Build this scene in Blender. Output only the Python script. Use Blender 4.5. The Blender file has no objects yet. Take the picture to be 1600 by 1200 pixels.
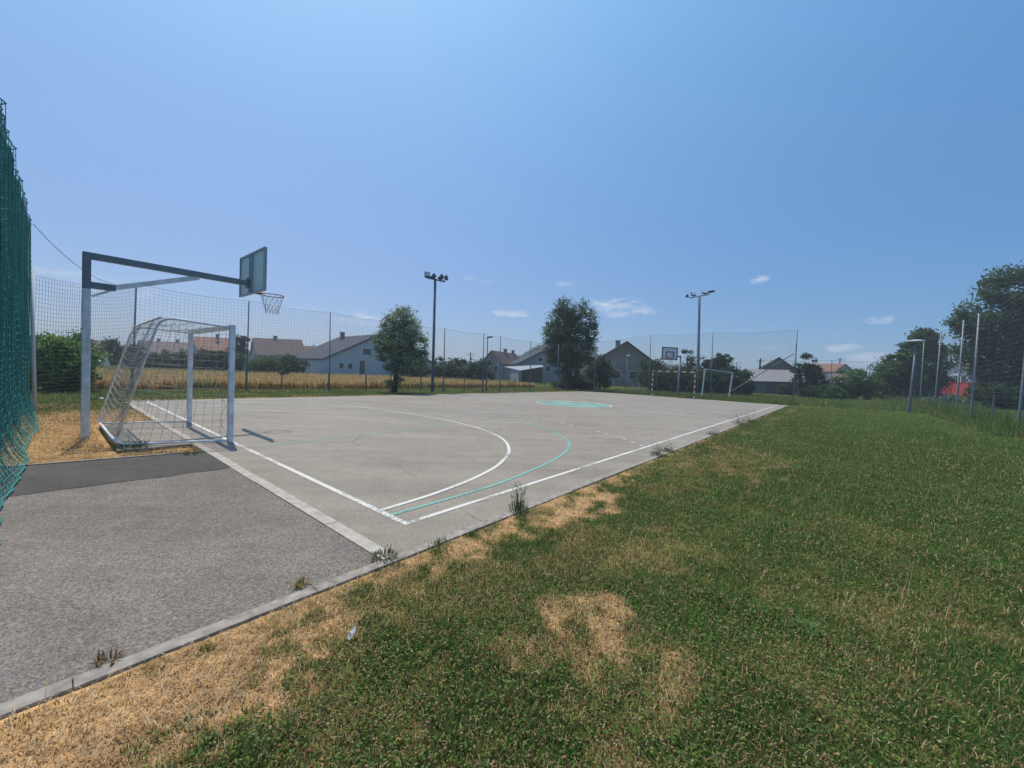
import bpy, bmesh, math, random
import numpy as np
from mathutils import Vector, Matrix
random.seed(7); rng = np.random.default_rng(7)
scene = bpy.context.scene; col = scene.collection
R_ = math.radians

# ---------------------------------------------------------------- camera
F_PX, PITCH, ROLL, CAM_H = 611.1, 0.0300, 0.0422, 1.3965
cp, sp, cr, sr = math.cos(PITCH), math.sin(PITCH), math.cos(ROLL), math.sin(ROLL)
FW = np.array([0, cp, -sp]); U0 = np.array([0, sp, cp]); R0 = np.array([1.0, 0, 0])
RT = cr*R0 + sr*U0; UP = -sr*R0 + cr*U0
cd = bpy.data.cameras.new('camera'); cam = bpy.data.objects.new('camera', cd); col.objects.link(cam)
cd.sensor_fit = 'HORIZONTAL'; cd.sensor_width = 36.0; cd.lens = F_PX/1600*36
cd.clip_start = 0.05; cd.clip_end = 3000
M = Matrix(((RT[0], UP[0], -FW[0], 0), (RT[1], UP[1], -FW[1], 0), (RT[2], UP[2], -FW[2], CAM_H), (0, 0, 0, 1)))
cam.matrix_world = M; scene.camera = cam

# ---------------------------------------------------------------- light
SUN = np.array([-0.264, 0.3235, 1.0]); SUN /= np.linalg.norm(SUN)
EL = math.asin(SUN[2]); AZ = math.atan2(SUN[0], SUN[1])
world = bpy.data.worlds.new('World'); scene.world = world; world.use_nodes = True
nt = world.node_tree; nt.nodes.clear()
wo = nt.nodes.new('ShaderNodeOutputWorld'); bg = nt.nodes.new('ShaderNodeBackground')
sky = nt.nodes.new('ShaderNodeTexSky'); sky.sky_type = 'NISHITA'; sky.sun_disc = False
sky.sun_elevation = EL; sky.sun_rotation = AZ; sky.air_density = 1.0; sky.dust_density = 0.6; sky.ozone_density = 5.0; sky.altitude = 300
bg.inputs[1].default_value = 0.15
nt.links.new(bg.outputs[0], wo.inputs[0])
sl = bpy.data.lights.new('sun', 'SUN'); sl.energy = 2.9; sl.angle = R_(0.53); sl.color = (1.0, 0.94, 0.85)
so = bpy.data.objects.new('sun', sl); col.objects.link(so)
so.rotation_euler = Vector(-SUN).to_track_quat('-Z', 'Y').to_euler()
so.location = (0, 0, 30)
scene.view_settings.view_transform = 'Standard'; scene.view_settings.look = 'None'
scene.view_settings.exposure = 0.32; scene.view_settings.gamma = 1.0
scene.render.engine = 'CYCLES'

# ---------------------------------------------------------------- coordinates
PHI = 0.877; CX, CY = -0.8988, 3.4647; CW, CL = 13.5, 28.43      # court corner, width, length
GA = np.array([-math.sin(PHI), math.cos(PHI), 0]); GB = np.array([math.cos(PHI), math.sin(PHI), 0])
def AB(a, b, z=0.0): return np.array([CX, CY, z]) + a*GA + b*GB   # court frame: a along goal line, b along touch line
def toab(x, y): return (x-CX)*GA[0]+(y-CY)*GA[1], (x-CX)*GB[0]+(y-CY)*GB[1]
def ray(px, py): return FW + RT*(px-800)/F_PX + UP*(600-py)/F_PX
def G(px, py, z=0.0):
    d = ray(px, py); t = (z-CAM_H)/d[2]; return np.array([0, 0, CAM_H]) + d*t
def at(px, py, D): return np.array([0, 0, CAM_H]) + ray(px, py)*D # D metres along the viewing axis
def gx(px, D):                                                   # ground point in column px at depth D
    p = at(px, 585, D); return np.array([p[0], p[1], 0.0])
def zof(px, py, D): return at(px, py, D)[2]
def proj(X):
    d = np.asarray(X)-np.array([0, 0, CAM_H]); w = d@FW
    return 800+F_PX*(d@RT)/w, 600-F_PX*(d@UP)/w

# ---------------------------------------------------------------- clouds in the sky (by direction)
def add_clouds():
    N = nt.nodes; L = nt.links
    tc = N.new('ShaderNodeTexCoord')
    acc = None
    noise = N.new('ShaderNodeTexNoise'); noise.inputs['Scale'].default_value = 24; noise.inputs['Detail'].default_value = 7; noise.inputs['Roughness'].default_value = 0.6
    mp = N.new('ShaderNodeMapping'); mp.inputs['Scale'].default_value = (1, 1, 3.2)
    L.new(tc.outputs['Generated'], mp.inputs[0]); L.new(mp.outputs[0], noise.inputs['Vector'])
    # px, py, half width, half height (radians-ish), strength
    for px, py, w, h, s in [(800, 491, .062, .013, .8), (955, 482, .115, .030, .75), (890, 445, .06, .012, .5), (1186, 438, .024, .011, .7),
                            (1370, 500, .030, .010, .9), (1320, 543, .035, .012, .9), (1200, 541, .05, .01, .4), (570, 470, .028, .008, .7), (560, 497, .10, .022, .5),
                            (735, 435, .07, .015, .35), (90, 437, .16, .030, .55), (1240, 530, .10, .02, .3), (700, 497, .05, .012, .35), (1360, 560, .06, .016, .8), (745, 325, .09, .012, .16), (480, 480, .10, .02, .3)]:
        d = ray(px, py); d = d/np.linalg.norm(d)
        t = np.cross(d, [0, 0, 1]); t /= np.linalg.norm(t); u = np.cross(t, d)
        def dot(v, k, c):
            n = N.new('ShaderNodeVectorMath'); n.operation = 'DOT_PRODUCT'; n.inputs[1].default_value = tuple(v)
            L.new(tc.outputs['Generated'], n.inputs[0]); m = N.new('ShaderNodeMath'); m.operation = 'DIVIDE'; m.inputs[1].default_value = k
            L.new(n.outputs['Value'], m.inputs[0]); p = N.new('ShaderNodeMath'); p.operation = 'POWER'; p.inputs[1].default_value = 2
            L.new(m.outputs[0], p.inputs[0]); return p
        A = dot(t, w, 0); B = dot(u, h, 0)
        s1 = N.new('ShaderNodeMath'); s1.operation = 'ADD'; L.new(A.outputs[0], s1.inputs[0]); L.new(B.outputs[0], s1.inputs[1])
        f = N.new('ShaderNodeMath'); f.operation = 'MULTIPLY_ADD'; f.inputs[1].default_value = -0.75*s; f.inputs[2].default_value = s; f.use_clamp = True
        L.new(s1.outputs[0], f.inputs[0])
        g = N.new('ShaderNodeVectorMath'); g.operation = 'DOT_PRODUCT'; g.inputs[1].default_value = tuple(d); L.new(tc.outputs['Generated'], g.inputs[0])
        gg = N.new('ShaderNodeMath'); gg.operation = 'GREATER_THAN'; gg.inputs[1].default_value = 0; L.new(g.outputs['Value'], gg.inputs[0])
        f2 = N.new('ShaderNodeMath'); f2.operation = 'MULTIPLY'; L.new(f.outputs[0], f2.inputs[0]); L.new(gg.outputs[0], f2.inputs[1])
        if acc is None: acc = f2
        else:
            m = N.new('ShaderNodeMath'); m.operation = 'MAXIMUM'; L.new(acc.outputs[0], m.inputs[0]); L.new(f2.outputs[0], m.inputs[1]); acc = m
    # clearer, deeper air away from the sun than the sky model gives: a tint by sun angle and height over the horizon
    ds = N.new('ShaderNodeVectorMath'); ds.operation = 'DOT_PRODUCT'; ds.inputs[1].default_value = tuple(SUN); L.new(tc.outputs['Generated'], ds.inputs[0])
    sz = N.new('ShaderNodeSeparateXYZ'); L.new(tc.outputs['Generated'], sz.inputs[0]); cx = N.new('ShaderNodeCombineXYZ')
    for ch, (ka, kb, kc) in enumerate(zip((-1.40, -0.97, -0.67), (1.40, 0.321, 0.008), (0.261, 1.297, 1.08))):
        m1 = N.new('ShaderNodeMath'); m1.operation = 'MULTIPLY_ADD'; m1.inputs[1].default_value = kb; m1.inputs[2].default_value = ka; L.new(ds.outputs['Value'], m1.inputs[0])
        m2 = N.new('ShaderNodeMath'); m2.operation = 'MULTIPLY_ADD'; m2.inputs[1].default_value = kc; L.new(sz.outputs[2], m2.inputs[0]); L.new(m1.outputs[0], m2.inputs[2])
        m3 = N.new('ShaderNodeMath'); m3.operation = 'EXPONENT'; L.new(m2.outputs[0], m3.inputs[0]); m4 = N.new('ShaderNodeMath'); m4.operation = 'MINIMUM'; m4.inputs[1].default_value = 1.2; L.new(m3.outputs[0], m4.inputs[0]); L.new(m4.outputs[0], cx.inputs[ch])
    skm = N.new('ShaderNodeVectorMath'); skm.operation = 'MULTIPLY'; L.new(sky.outputs[0], skm.inputs[0]); L.new(cx.outputs[0], skm.inputs[1])
    sm = N.new('ShaderNodeMath'); sm.operation = 'MULTIPLY_ADD'; sm.inputs[1].default_value = .40; L.new(acc.outputs[0], sm.inputs[0]); L.new(noise.outputs[0], sm.inputs[2])
    nr = N.new('ShaderNodeMapRange'); nr.inputs[1].default_value = .64; nr.inputs[2].default_value = 1.02; L.new(sm.outputs[0], nr.inputs[0])
    ac = N.new('ShaderNodeMath'); ac.operation = 'MULTIPLY'; ac.inputs[1].default_value = 2.2; ac.use_clamp = True; L.new(acc.outputs[0], ac.inputs[0])
    mm = N.new('ShaderNodeMath'); mm.operation = 'MULTIPLY'; L.new(ac.outputs[0], mm.inputs[0]); L.new(nr.outputs[0], mm.inputs[1])
    mx = N.new('ShaderNodeMix'); mx.data_type = 'RGBA'; L.new(mm.outputs[0], mx.inputs[0])
    L.new(skm.outputs[0], mx.inputs[6]); mx.inputs[7].default_value = (3.6, 4.0, 4.7, 1)
    L.new(mx.outputs[2], bg.inputs[0])
add_clouds()

# ---------------------------------------------------------------- materials
def newmat(name):
    m = bpy.data.materials.new(name); m.use_nodes = True; t = m.node_tree; t.nodes.clear()
    o = t.nodes.new('ShaderNodeOutputMaterial'); return m, t, o
def plain(name, c, rough=.6, metal=0.0, var=.12, scale=8.0, bump=0.0, spec=.3):
    m, t, o = newmat(name); N = t.nodes; L = t.links
    b = N.new('ShaderNodeBsdfPrincipled'); b.inputs['Roughness'].default_value = rough; b.inputs['Metallic'].default_value = metal
    b.inputs['Specular IOR Level'].default_value = spec
    tc = N.new('ShaderNodeTexCoord'); n = N.new('ShaderNodeTexNoise'); n.inputs['Scale'].default_value = scale; n.inputs['Detail'].default_value = 6
    L.new(tc.outputs['Object'], n.inputs['Vector'])
    r = N.new('ShaderNodeValToRGB'); r.color_ramp.elements[0].position = .3; r.color_ramp.elements[1].position = .7
    r.color_ramp.elements[0].color = (c[0]*(1-var), c[1]*(1-var), c[2]*(1-var), 1); r.color_ramp.elements[1].color = (min(1, c[0]*(1+var)), min(1, c[1]*(1+var)), min(1, c[2]*(1+var)), 1)
    L.new(n.outputs[0], r.inputs[0]); L.new(r.outputs[0], b.inputs['Base Color'])
    if bump:
        bp = N.new('ShaderNodeBump'); bp.inputs['Strength'].default_value = bump; L.new(n.outputs[0], bp.inputs['Height']); L.new(bp.outputs[0], b.inputs['Normal'])
    L.new(b.outputs[0], o.inputs[0]); return m
def asphalt(name, dark, lite, speck, crack=.35, bump=.6, rough=.75, spec=.25):
    m, t, o = newmat(name); N = t.nodes; L = t.links
    b = N.new('ShaderNodeBsdfPrincipled'); b.inputs['Roughness'].default_value = rough; b.inputs['Specular IOR Level'].default_value = spec
    tc = N.new('ShaderNodeTexCoord')
    def noise(s, d, r=.55):
        n = N.new('ShaderNodeTexNoise'); n.inputs['Scale'].default_value = s; n.inputs['Detail'].default_value = d; n.inputs['Roughness'].default_value = r
        L.new(tc.outputs['Object'], n.inputs['Vector']); return n
    v = N.new('ShaderNodeTexVoronoi'); v.inputs['Scale'].default_value = 125; L.new(tc.outputs['Object'], v.inputs['Vector'])
    big = noise(.35, 5, .6); mid = noise(3.0, 6, .65)
    r = N.new('ShaderNodeValToRGB'); r.color_ramp.elements[0].color = (*dark, 1); r.color_ramp.elements[1].color = (*lite, 1)
    r.color_ramp.elements[0].position = .32; r.color_ramp.elements[1].position = .68
    add = N.new('ShaderNodeMath'); add.operation = 'MULTIPLY_ADD'; add.inputs[1].default_value = .45; L.new(mid.outputs[0], add.inputs[0])
    a2 = N.new('ShaderNodeMath'); a2.operation = 'MULTIPLY'; a2.inputs[1].default_value = .55; L.new(big.outputs[0], a2.inputs[0]); L.new(a2.outputs[0], add.inputs[2])
    L.new(add.outputs[0], r.inputs[0])
    # aggregate: each stone its own grey
    hs = N.new('ShaderNodeSeparateColor'); L.new(v.outputs['Color'], hs.inputs[0])
    sr_ = N.new('ShaderNodeMapRange'); sr_.inputs[1].default_value = 0; sr_.inputs[2].default_value = 1; sr_.inputs[3].default_value = 1-speck; sr_.inputs[4].default_value = 1+speck
    L.new(hs.outputs[0], sr_.inputs[0])
    fine = noise(38, 4, .7); fr = N.new('ShaderNodeMapRange'); fr.inputs[1].default_value = .3; fr.inputs[2].default_value = .7; fr.inputs[3].default_value = 1-speck*.7; fr.inputs[4].default_value = 1+speck*.7
    L.new(fine.outputs[0], fr.inputs[0]); mm = N.new('ShaderNodeMath'); mm.operation = 'MULTIPLY'; L.new(sr_.outputs[0], mm.inputs[0]); L.new(fr.outputs[0], mm.inputs[1])
    wv = noise(.9, 4, .6); dv = N.new('ShaderNodeMix'); dv.data_type = 'VECTOR'; dv.inputs[0].default_value = .35; L.new(tc.outputs['Object'], dv.inputs[4]); L.new(wv.outputs['Color'], dv.inputs[5])
    ck = N.new('ShaderNodeTexVoronoi'); ck.feature = 'DISTANCE_TO_EDGE'; ck.inputs['Scale'].default_value = crack; L.new(dv.outputs[1], ck.inputs['Vector'])
    ckr = N.new('ShaderNodeMapRange'); ckr.inputs[1].default_value = 0.0; ckr.inputs[2].default_value = .006*crack*2; ckr.inputs[3].default_value = .62; ckr.inputs[4].default_value = 1.0; L.new(ck.outputs['Distance'], ckr.inputs[0])
    gt = noise(.5, 2); gr = N.new('ShaderNodeMapRange'); gr.inputs[1].default_value = .50; gr.inputs[2].default_value = .56; L.new(gt.outputs[0], gr.inputs[0]); cm = N.new('ShaderNodeMix'); cm.data_type = 'FLOAT'; L.new(gr.outputs[0], cm.inputs[0]); cm.inputs[2].default_value = 1.0; L.new(ckr.outputs[0], cm.inputs[3])
    mpx = N.new('ShaderNodeMapping'); mpx.inputs['Rotation'].default_value = (0, 0, -PHI); mpx.inputs['Scale'].default_value = (.25, 1.6, 1); L.new(tc.outputs['Object'], mpx.inputs[0])
    st = N.new('ShaderNodeTexNoise'); st.inputs['Scale'].default_value = 1.2; st.inputs['Detail'].default_value = 7; st.inputs['Roughness'].default_value = .65; L.new(mpx.outputs[0], st.inputs['Vector'])
    sr2 = N.new('ShaderNodeMapRange'); sr2.inputs[1].default_value = .35; sr2.inputs[2].default_value = .65; sr2.inputs[3].default_value = .86; sr2.inputs[4].default_value = 1.10; L.new(st.outputs[0], sr2.inputs[0])
    m5 = N.new('ShaderNodeMath'); m5.operation = 'MULTIPLY'; L.new(cm.outputs[0], m5.inputs[0]); L.new(sr2.outputs[0], m5.inputs[1]); m6 = N.new('ShaderNodeMath'); m6.operation = 'MULTIPLY'; L.new(m5.outputs[0], m6.inputs[0]); L.new(mm.outputs[0], m6.inputs[1]); mm = m6
    mu = N.new('ShaderNodeVectorMath'); mu.operation = 'SCALE'; L.new(r.outputs[0], mu.inputs[0]); L.new(mm.outputs[0], mu.inputs['Scale'])
    L.new(mu.outputs[0], b.inputs['Base Color'])
    bp = N.new('ShaderNodeBump'); bp.inputs['Strength'].default_value = bump; bp.inputs['Distance'].default_value = .006
    L.new(v.outputs['Distance'], bp.inputs['Height']); L.new(bp.outputs[0], b.inputs['Normal'])
    L.new(b.outputs[0], o.inputs[0]); return m
def colattr(name, trans=.3, rough=.7, noise=None):
    m, t, o = newmat(name); N = t.nodes; L = t.links
    a = N.new('ShaderNodeAttribute'); a.attribute_name = 'Col'
    d = N.new('ShaderNodeBsdfPrincipled'); d.inputs['Roughness'].default_value = rough; d.inputs['Specular IOR Level'].default_value = 0.0 if noise else .12
    src = a.outputs['Color']
    if noise:
        tc = N.new('ShaderNodeTexCoord'); n = N.new('ShaderNodeTexNoise'); n.inputs['Scale'].default_value = noise; n.inputs['Detail'].default_value = 8; n.inputs['Roughness'].default_value = .7
        L.new(tc.outputs['Object'], n.inputs['Vector']); mr = N.new('ShaderNodeMapRange'); mr.inputs[1].default_value = .3; mr.inputs[2].default_value = .7; mr.inputs[3].default_value = .45; mr.inputs[4].default_value = 1.5
        L.new(n.outputs[0], mr.inputs[0]); n3 = N.new('ShaderNodeTexNoise'); n3.inputs['Scale'].default_value = 2.3; n3.inputs['Detail'].default_value = 8; n3.inputs['Roughness'].default_value = .8; L.new(tc.outputs['Object'], n3.inputs['Vector'])
        m3 = N.new('ShaderNodeMapRange'); m3.inputs[1].default_value = .35; m3.inputs[2].default_value = .65; m3.inputs[3].default_value = .55; m3.inputs[4].default_value = 1.4; L.new(n3.outputs[0], m3.inputs[0])
        mm = N.new('ShaderNodeMath'); mm.operation = 'MULTIPLY'; L.new(mr.outputs[0], mm.inputs[0]); L.new(m3.outputs[0], mm.inputs[1])
        sc = N.new('ShaderNodeVectorMath'); sc.operation = 'SCALE'; L.new(src, sc.inputs[0]); L.new(mm.outputs[0], sc.inputs['Scale']); src = sc.outputs[0]
        bp = N.new('ShaderNodeBump'); bp.inputs['Strength'].default_value = .7; bp.inputs['Distance'].default_value = .02; L.new(n.outputs[0], bp.inputs['Height']); L.new(bp.outputs[0], d.inputs['Normal'])
    L.new(src, d.inputs['Base Color'])
    if trans > 0:
        tr = N.new('ShaderNodeBsdfTranslucent'); L.new(src, tr.inputs[0]); mx = N.new('ShaderNodeMixShader'); mx.inputs[0].default_value = trans
        L.new(d.outputs[0], mx.inputs[1]); L.new(tr.outputs[0], mx.inputs[2]); L.new(mx.outputs[0], o.inputs[0])
    else: L.new(d.outputs[0], o.inputs[0])
    return m
def stripes(name, c1, c2, scale, axis='Z', rough=.6):
    m, t, o = newmat(name); N = t.nodes; L = t.links
    tc = N.new('ShaderNodeTexCoord'); s = N.new('ShaderNodeSeparateXYZ'); L.new(tc.outputs['Object'], s.inputs[0])
    k = N.new('ShaderNodeMath'); k.operation = 'MULTIPLY'; k.inputs[1].default_value = scale; L.new(s.outputs[axis], k.inputs[0])
    f = N.new('ShaderNodeMath'); f.operation = 'FRACT'; L.new(k.outputs[0], f.inputs[0]); g = N.new('ShaderNodeMath'); g.operation = 'GREATER_THAN'; g.inputs[1].default_value = .5; L.new(f.outputs[0], g.inputs[0])
    mx = N.new('ShaderNodeMix'); mx.data_type = 'RGBA'; mx.inputs[6].default_value = (*c1, 1); mx.inputs[7].default_value = (*c2, 1); L.new(g.outputs[0], mx.inputs[0])
    b = N.new('ShaderNodeBsdfPrincipled'); b.inputs['Roughness'].default_value = rough; L.new(mx.outputs[2], b.inputs['Base Color']); L.new(b.outputs[0], o.inputs[0]); return m
def roofmat(name, c, rows=3.2, var=.35):
    m, t, o = newmat(name); N = t.nodes; L = t.links
    tc = N.new('ShaderNodeTexCoord'); w = N.new('ShaderNodeTexWave'); w.bands_direction = 'Z'; w.inputs['Scale'].default_value = rows; w.inputs['Distortion'].default_value = .3
    L.new(tc.outputs['Object'], w.inputs['Vector'])
    n = N.new('ShaderNodeTexNoise'); n.inputs['Scale'].default_value = 2.2; n.inputs['Detail'].default_value = 9; n.inputs['Roughness'].default_value = .75; L.new(tc.outputs['Object'], n.inputs['Vector'])
    r = N.new('ShaderNodeValToRGB'); r.color_ramp.elements[0].position = .3; r.color_ramp.elements[1].position = .7
    r.color_ramp.elements[0].color = (c[0]*(1-var), c[1]*(1-var), c[2]*(1-var), 1); r.color_ramp.elements[1].color = (c[0]*(1+var), c[1]*(1+var), c[2]*(1+var), 1)
    L.new(n.outputs[0], r.inputs[0])
    b = N.new('ShaderNodeBsdfPrincipled'); b.inputs['Roughness'].default_value = .75; b.inputs['Specular IOR Level'].default_value = .15
    bp = N.new('ShaderNodeBump'); bp.inputs['Strength'].default_value = .5; bp.inputs['Distance'].default_value = .05; L.new(w.outputs[0], bp.inputs['Height']); L.new(bp.outputs[0], b.inputs['Normal'])
    L.new(r.outputs[0], b.inputs['Base Color']); L.new(b.outputs[0], o.inputs[0]); return m
def paint(name, c, wear):
    m, t, o = newmat(name); N = t.nodes; L = t.links
    tc = N.new('ShaderNodeTexCoord'); n = N.new('ShaderNodeTexNoise'); n.inputs['Scale'].default_value = 26; n.inputs['Detail'].default_value = 8; n.inputs['Roughness'].default_value = .75; L.new(tc.outputs['Object'], n.inputs['Vector'])
    n2 = N.new('ShaderNodeTexNoise'); n2.inputs['Scale'].default_value = 1.3; n2.inputs['Detail'].default_value = 3; L.new(tc.outputs['Object'], n2.inputs['Vector'])
    a = N.new('ShaderNodeMath'); a.operation = 'MULTIPLY_ADD'; a.inputs[1].default_value = .6; L.new(n2.outputs[0], a.inputs[0]); L.new(n.outputs[0], a.inputs[2])
    r = N.new('ShaderNodeMapRange'); r.inputs[1].default_value = wear; r.inputs[2].default_value = wear+.10; L.new(a.outputs[0], r.inputs[0])
    b = N.new('ShaderNodeBsdfPrincipled'); b.inputs['Roughness'].default_value = .8; b.inputs['Base Color'].default_value = (*c, 1); b.inputs['Specular IOR Level'].default_value = .2
    tr = N.new('ShaderNodeBsdfTransparent'); mx = N.new('ShaderNodeMixShader'); L.new(r.outputs[0], mx.inputs[0]); L.new(tr.outputs[0], mx.inputs[1]); L.new(b.outputs[0], mx.inputs[2]); L.new(mx.outputs[0], o.inputs[0]); return m

MT = {}
MT['court'] = asphalt('court asphalt', (.235, .193, .142), (.350, .295, .220), .22, rough=.62, spec=.35)
MT['path'] = asphalt('old asphalt', (.165, .140, .114), (.292, .252, .206), .40, bump=1.0)
MT['patch'] = asphalt('dark asphalt', (.060, .054, .046), (.105, .095, .080), .35)
MT['kerb'] = plain('kerb concrete', (.31, .268, .218), .9, var=.34, scale=14, bump=.3)
MT['kerb_pale'] = plain('pale kerb concrete', (.44, .39, .32), .9, var=.22, scale=11)
MT['white'] = paint('white line paint', (.68, .65, .58), .65)
MT['white_thin'] = paint('faded white paint', (.66, .64, .60), .72)
MT['green'] = paint('green line paint', (.21, .41, .33), .63)
MT['green_fill'] = paint('green circle paint', (.23, .37, .30), .66)
MT['post'] = plain('grey white painted steel', (.78, .80, .84), .5, var=.2, scale=9, bump=.1)
MT['steel'] = plain('dark galvanised steel', (.13, .155, .18), .5, metal=.3, var=.2)
MT['galv'] = plain('galvanised steel', (.17, .19, .205), .5, metal=.4, var=.2)
MT['mast'] = plain('mast steel', (.085, .11, .155), .6, metal=0.0, var=.15)
def thin(name, c, k):
    m, t, o = newmat(name); d = t.nodes.new('ShaderNodeBsdfPrincipled'); d.inputs['Base Color'].default_value = (*c, 1); d.inputs['Roughness'].default_value = .4; tr = t.nodes.new('ShaderNodeBsdfTranslucent'); tr.inputs[0].default_value = (*c, 1)
    mx = t.nodes.new('ShaderNodeMixShader'); mx.inputs[0].default_value = k; t.links.new(d.outputs[0], mx.inputs[1]); t.links.new(tr.outputs[0], mx.inputs[2]); t.links.new(mx.outputs[0], o.inputs[0]); return m
MT['board'] = thin('backboard rear', (.62, .74, .74), .55)
MT['board_front'] = plain('backboard front', (.62, .64, .66), .5, var=.05)
MT['black'] = plain('black paint', (.03, .03, .04), .5)
MT['rim'] = plain('red rim', (.45, .10, .07), .5)
MT['cord'] = plain('dark net cord', (.085, .085, .085), .8)
MT['cord_white'] = plain('grey white net cord', (.42, .43, .42), .8)
MT['cord_mid'] = plain('worn net cord', (.42, .42, .41), .8)
MT['cord_green'] = plain('grey green net cord', (.10, .135, .135), .8)
MT['teal'] = plain('teal net cord', (.035, .25, .22), .7, var=.25)
MT['bark'] = plain('bark', (.075, .06, .045), .9, var=.35, scale=12, bump=.5)
MT['leaf'] = colattr('leaves', .45)
MT['blade'] = colattr('grass blades', .38)
MT['soil'] = colattr('lawn soil', 0, .95, noise=26)
MT['wheat'] = colattr('ripe wheat', .55)
MT['glass'] = plain('window glass', (.045, .055, .07), .12, spec=.5)
MT['w_white'] = plain('white render wall', (.62, .63, .64), .9, var=.06)
MT['w_grey'] = plain('grey render wall', (.30, .31, .33), .9, var=.12)
MT['w_brown'] = plain('brown brick wall', (.27, .22, .19), .9, var=.2)
MT['w_block'] = plain('raw block wall', (.22, .20, .19), .9, var=.25)
MT['wood'] = plain('weathered boards', (.12, .095, .08), .9, var=.4, scale=3)
MT['r_grey'] = roofmat('dark grey tiles', (.085, .088, .098))
MT['r_brown'] = roofmat('brown tiles', (.135, .092, .080))
MT['r_red'] = roofmat('orange red tiles', (.29, .15, .105))
MT['r_old'] = roofmat('weathered clay tiles', (.20, .135, .115))
MT['metal_roof'] = plain('pale sheet metal roof', (.36, .37, .38), .5, var=.12)
MT['corr'] = stripes('corrugated sheet', (.40, .37, .34), (.17, .15, .14), 1.7, 'X')
MT['red'] = plain('red painted steel', (.62, .05, .045), .5, var=.18, scale=2)
MT['rw'] = stripes('red white post stripes', (.60, .59, .57), (.30, .05, .05), 2.5, 'Z')
MT['rwx'] = stripes('red white bar stripes', (.75, .74, .72), (.30, .05, .05), 2.2, 'X')
MT['paper'] = plain('white paper', (.85, .84, .88), .7, var=.06)
MT['lampglass'] = plain('lamp glass', (.50, .55, .58), .25, spec=.5)
MT['plastic'] = plain('pale lamp shell', (.62, .63, .64), .4, var=.05)

# ---------------------------------------------------------------- mesh helpers
def tag(o, label=None, cat=None, group=None, kind=None):
    if label: o['label'] = label
    if cat: o['category'] = cat
    if group: o['group'] = group
    if kind: o['kind'] = kind
    return o
def empty(name, loc, label, cat, group=None):
    o = bpy.data.objects.new(name, None); col.objects.link(o); o.location = tuple(loc); o.empty_display_size = .2
    tag(o, label, cat, group); return o
def arrmesh(name, V, faces_idx, starts, mat, cols=None, smooth=False):
    me = bpy.data.meshes.new(name); me.vertices.add(len(V)); me.vertices.foreach_set('co', np.asarray(V, dtype=np.float32).ravel())
    me.loops.add(len(faces_idx)); me.loops.foreach_set('vertex_index', np.asarray(faces_idx, dtype=np.int32))
    me.polygons.add(len(starts)); me.polygons.foreach_set('loop_start', np.asarray(starts, dtype=np.int32))
    if cols is not None:
        a = me.color_attributes.new('Col', 'FLOAT_COLOR', 'POINT'); c4 = np.ones((len(V), 4), dtype=np.float32); c4[:, :3] = cols
        a.data.foreach_set('color', c4.ravel())
    me.materials.append(mat); me.update(calc_edges=True); me.validate()
    if smooth: me.polygons.foreach_set('use_smooth', [True]*len(me.polygons))
    return me
def link(name, me, parent=None, loc=None):
    o = bpy.data.objects.new(name, me); col.objects.link(o)
    if parent is not None: o.parent = parent
    if loc is not None: o.location = tuple(loc)
    return o
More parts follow.
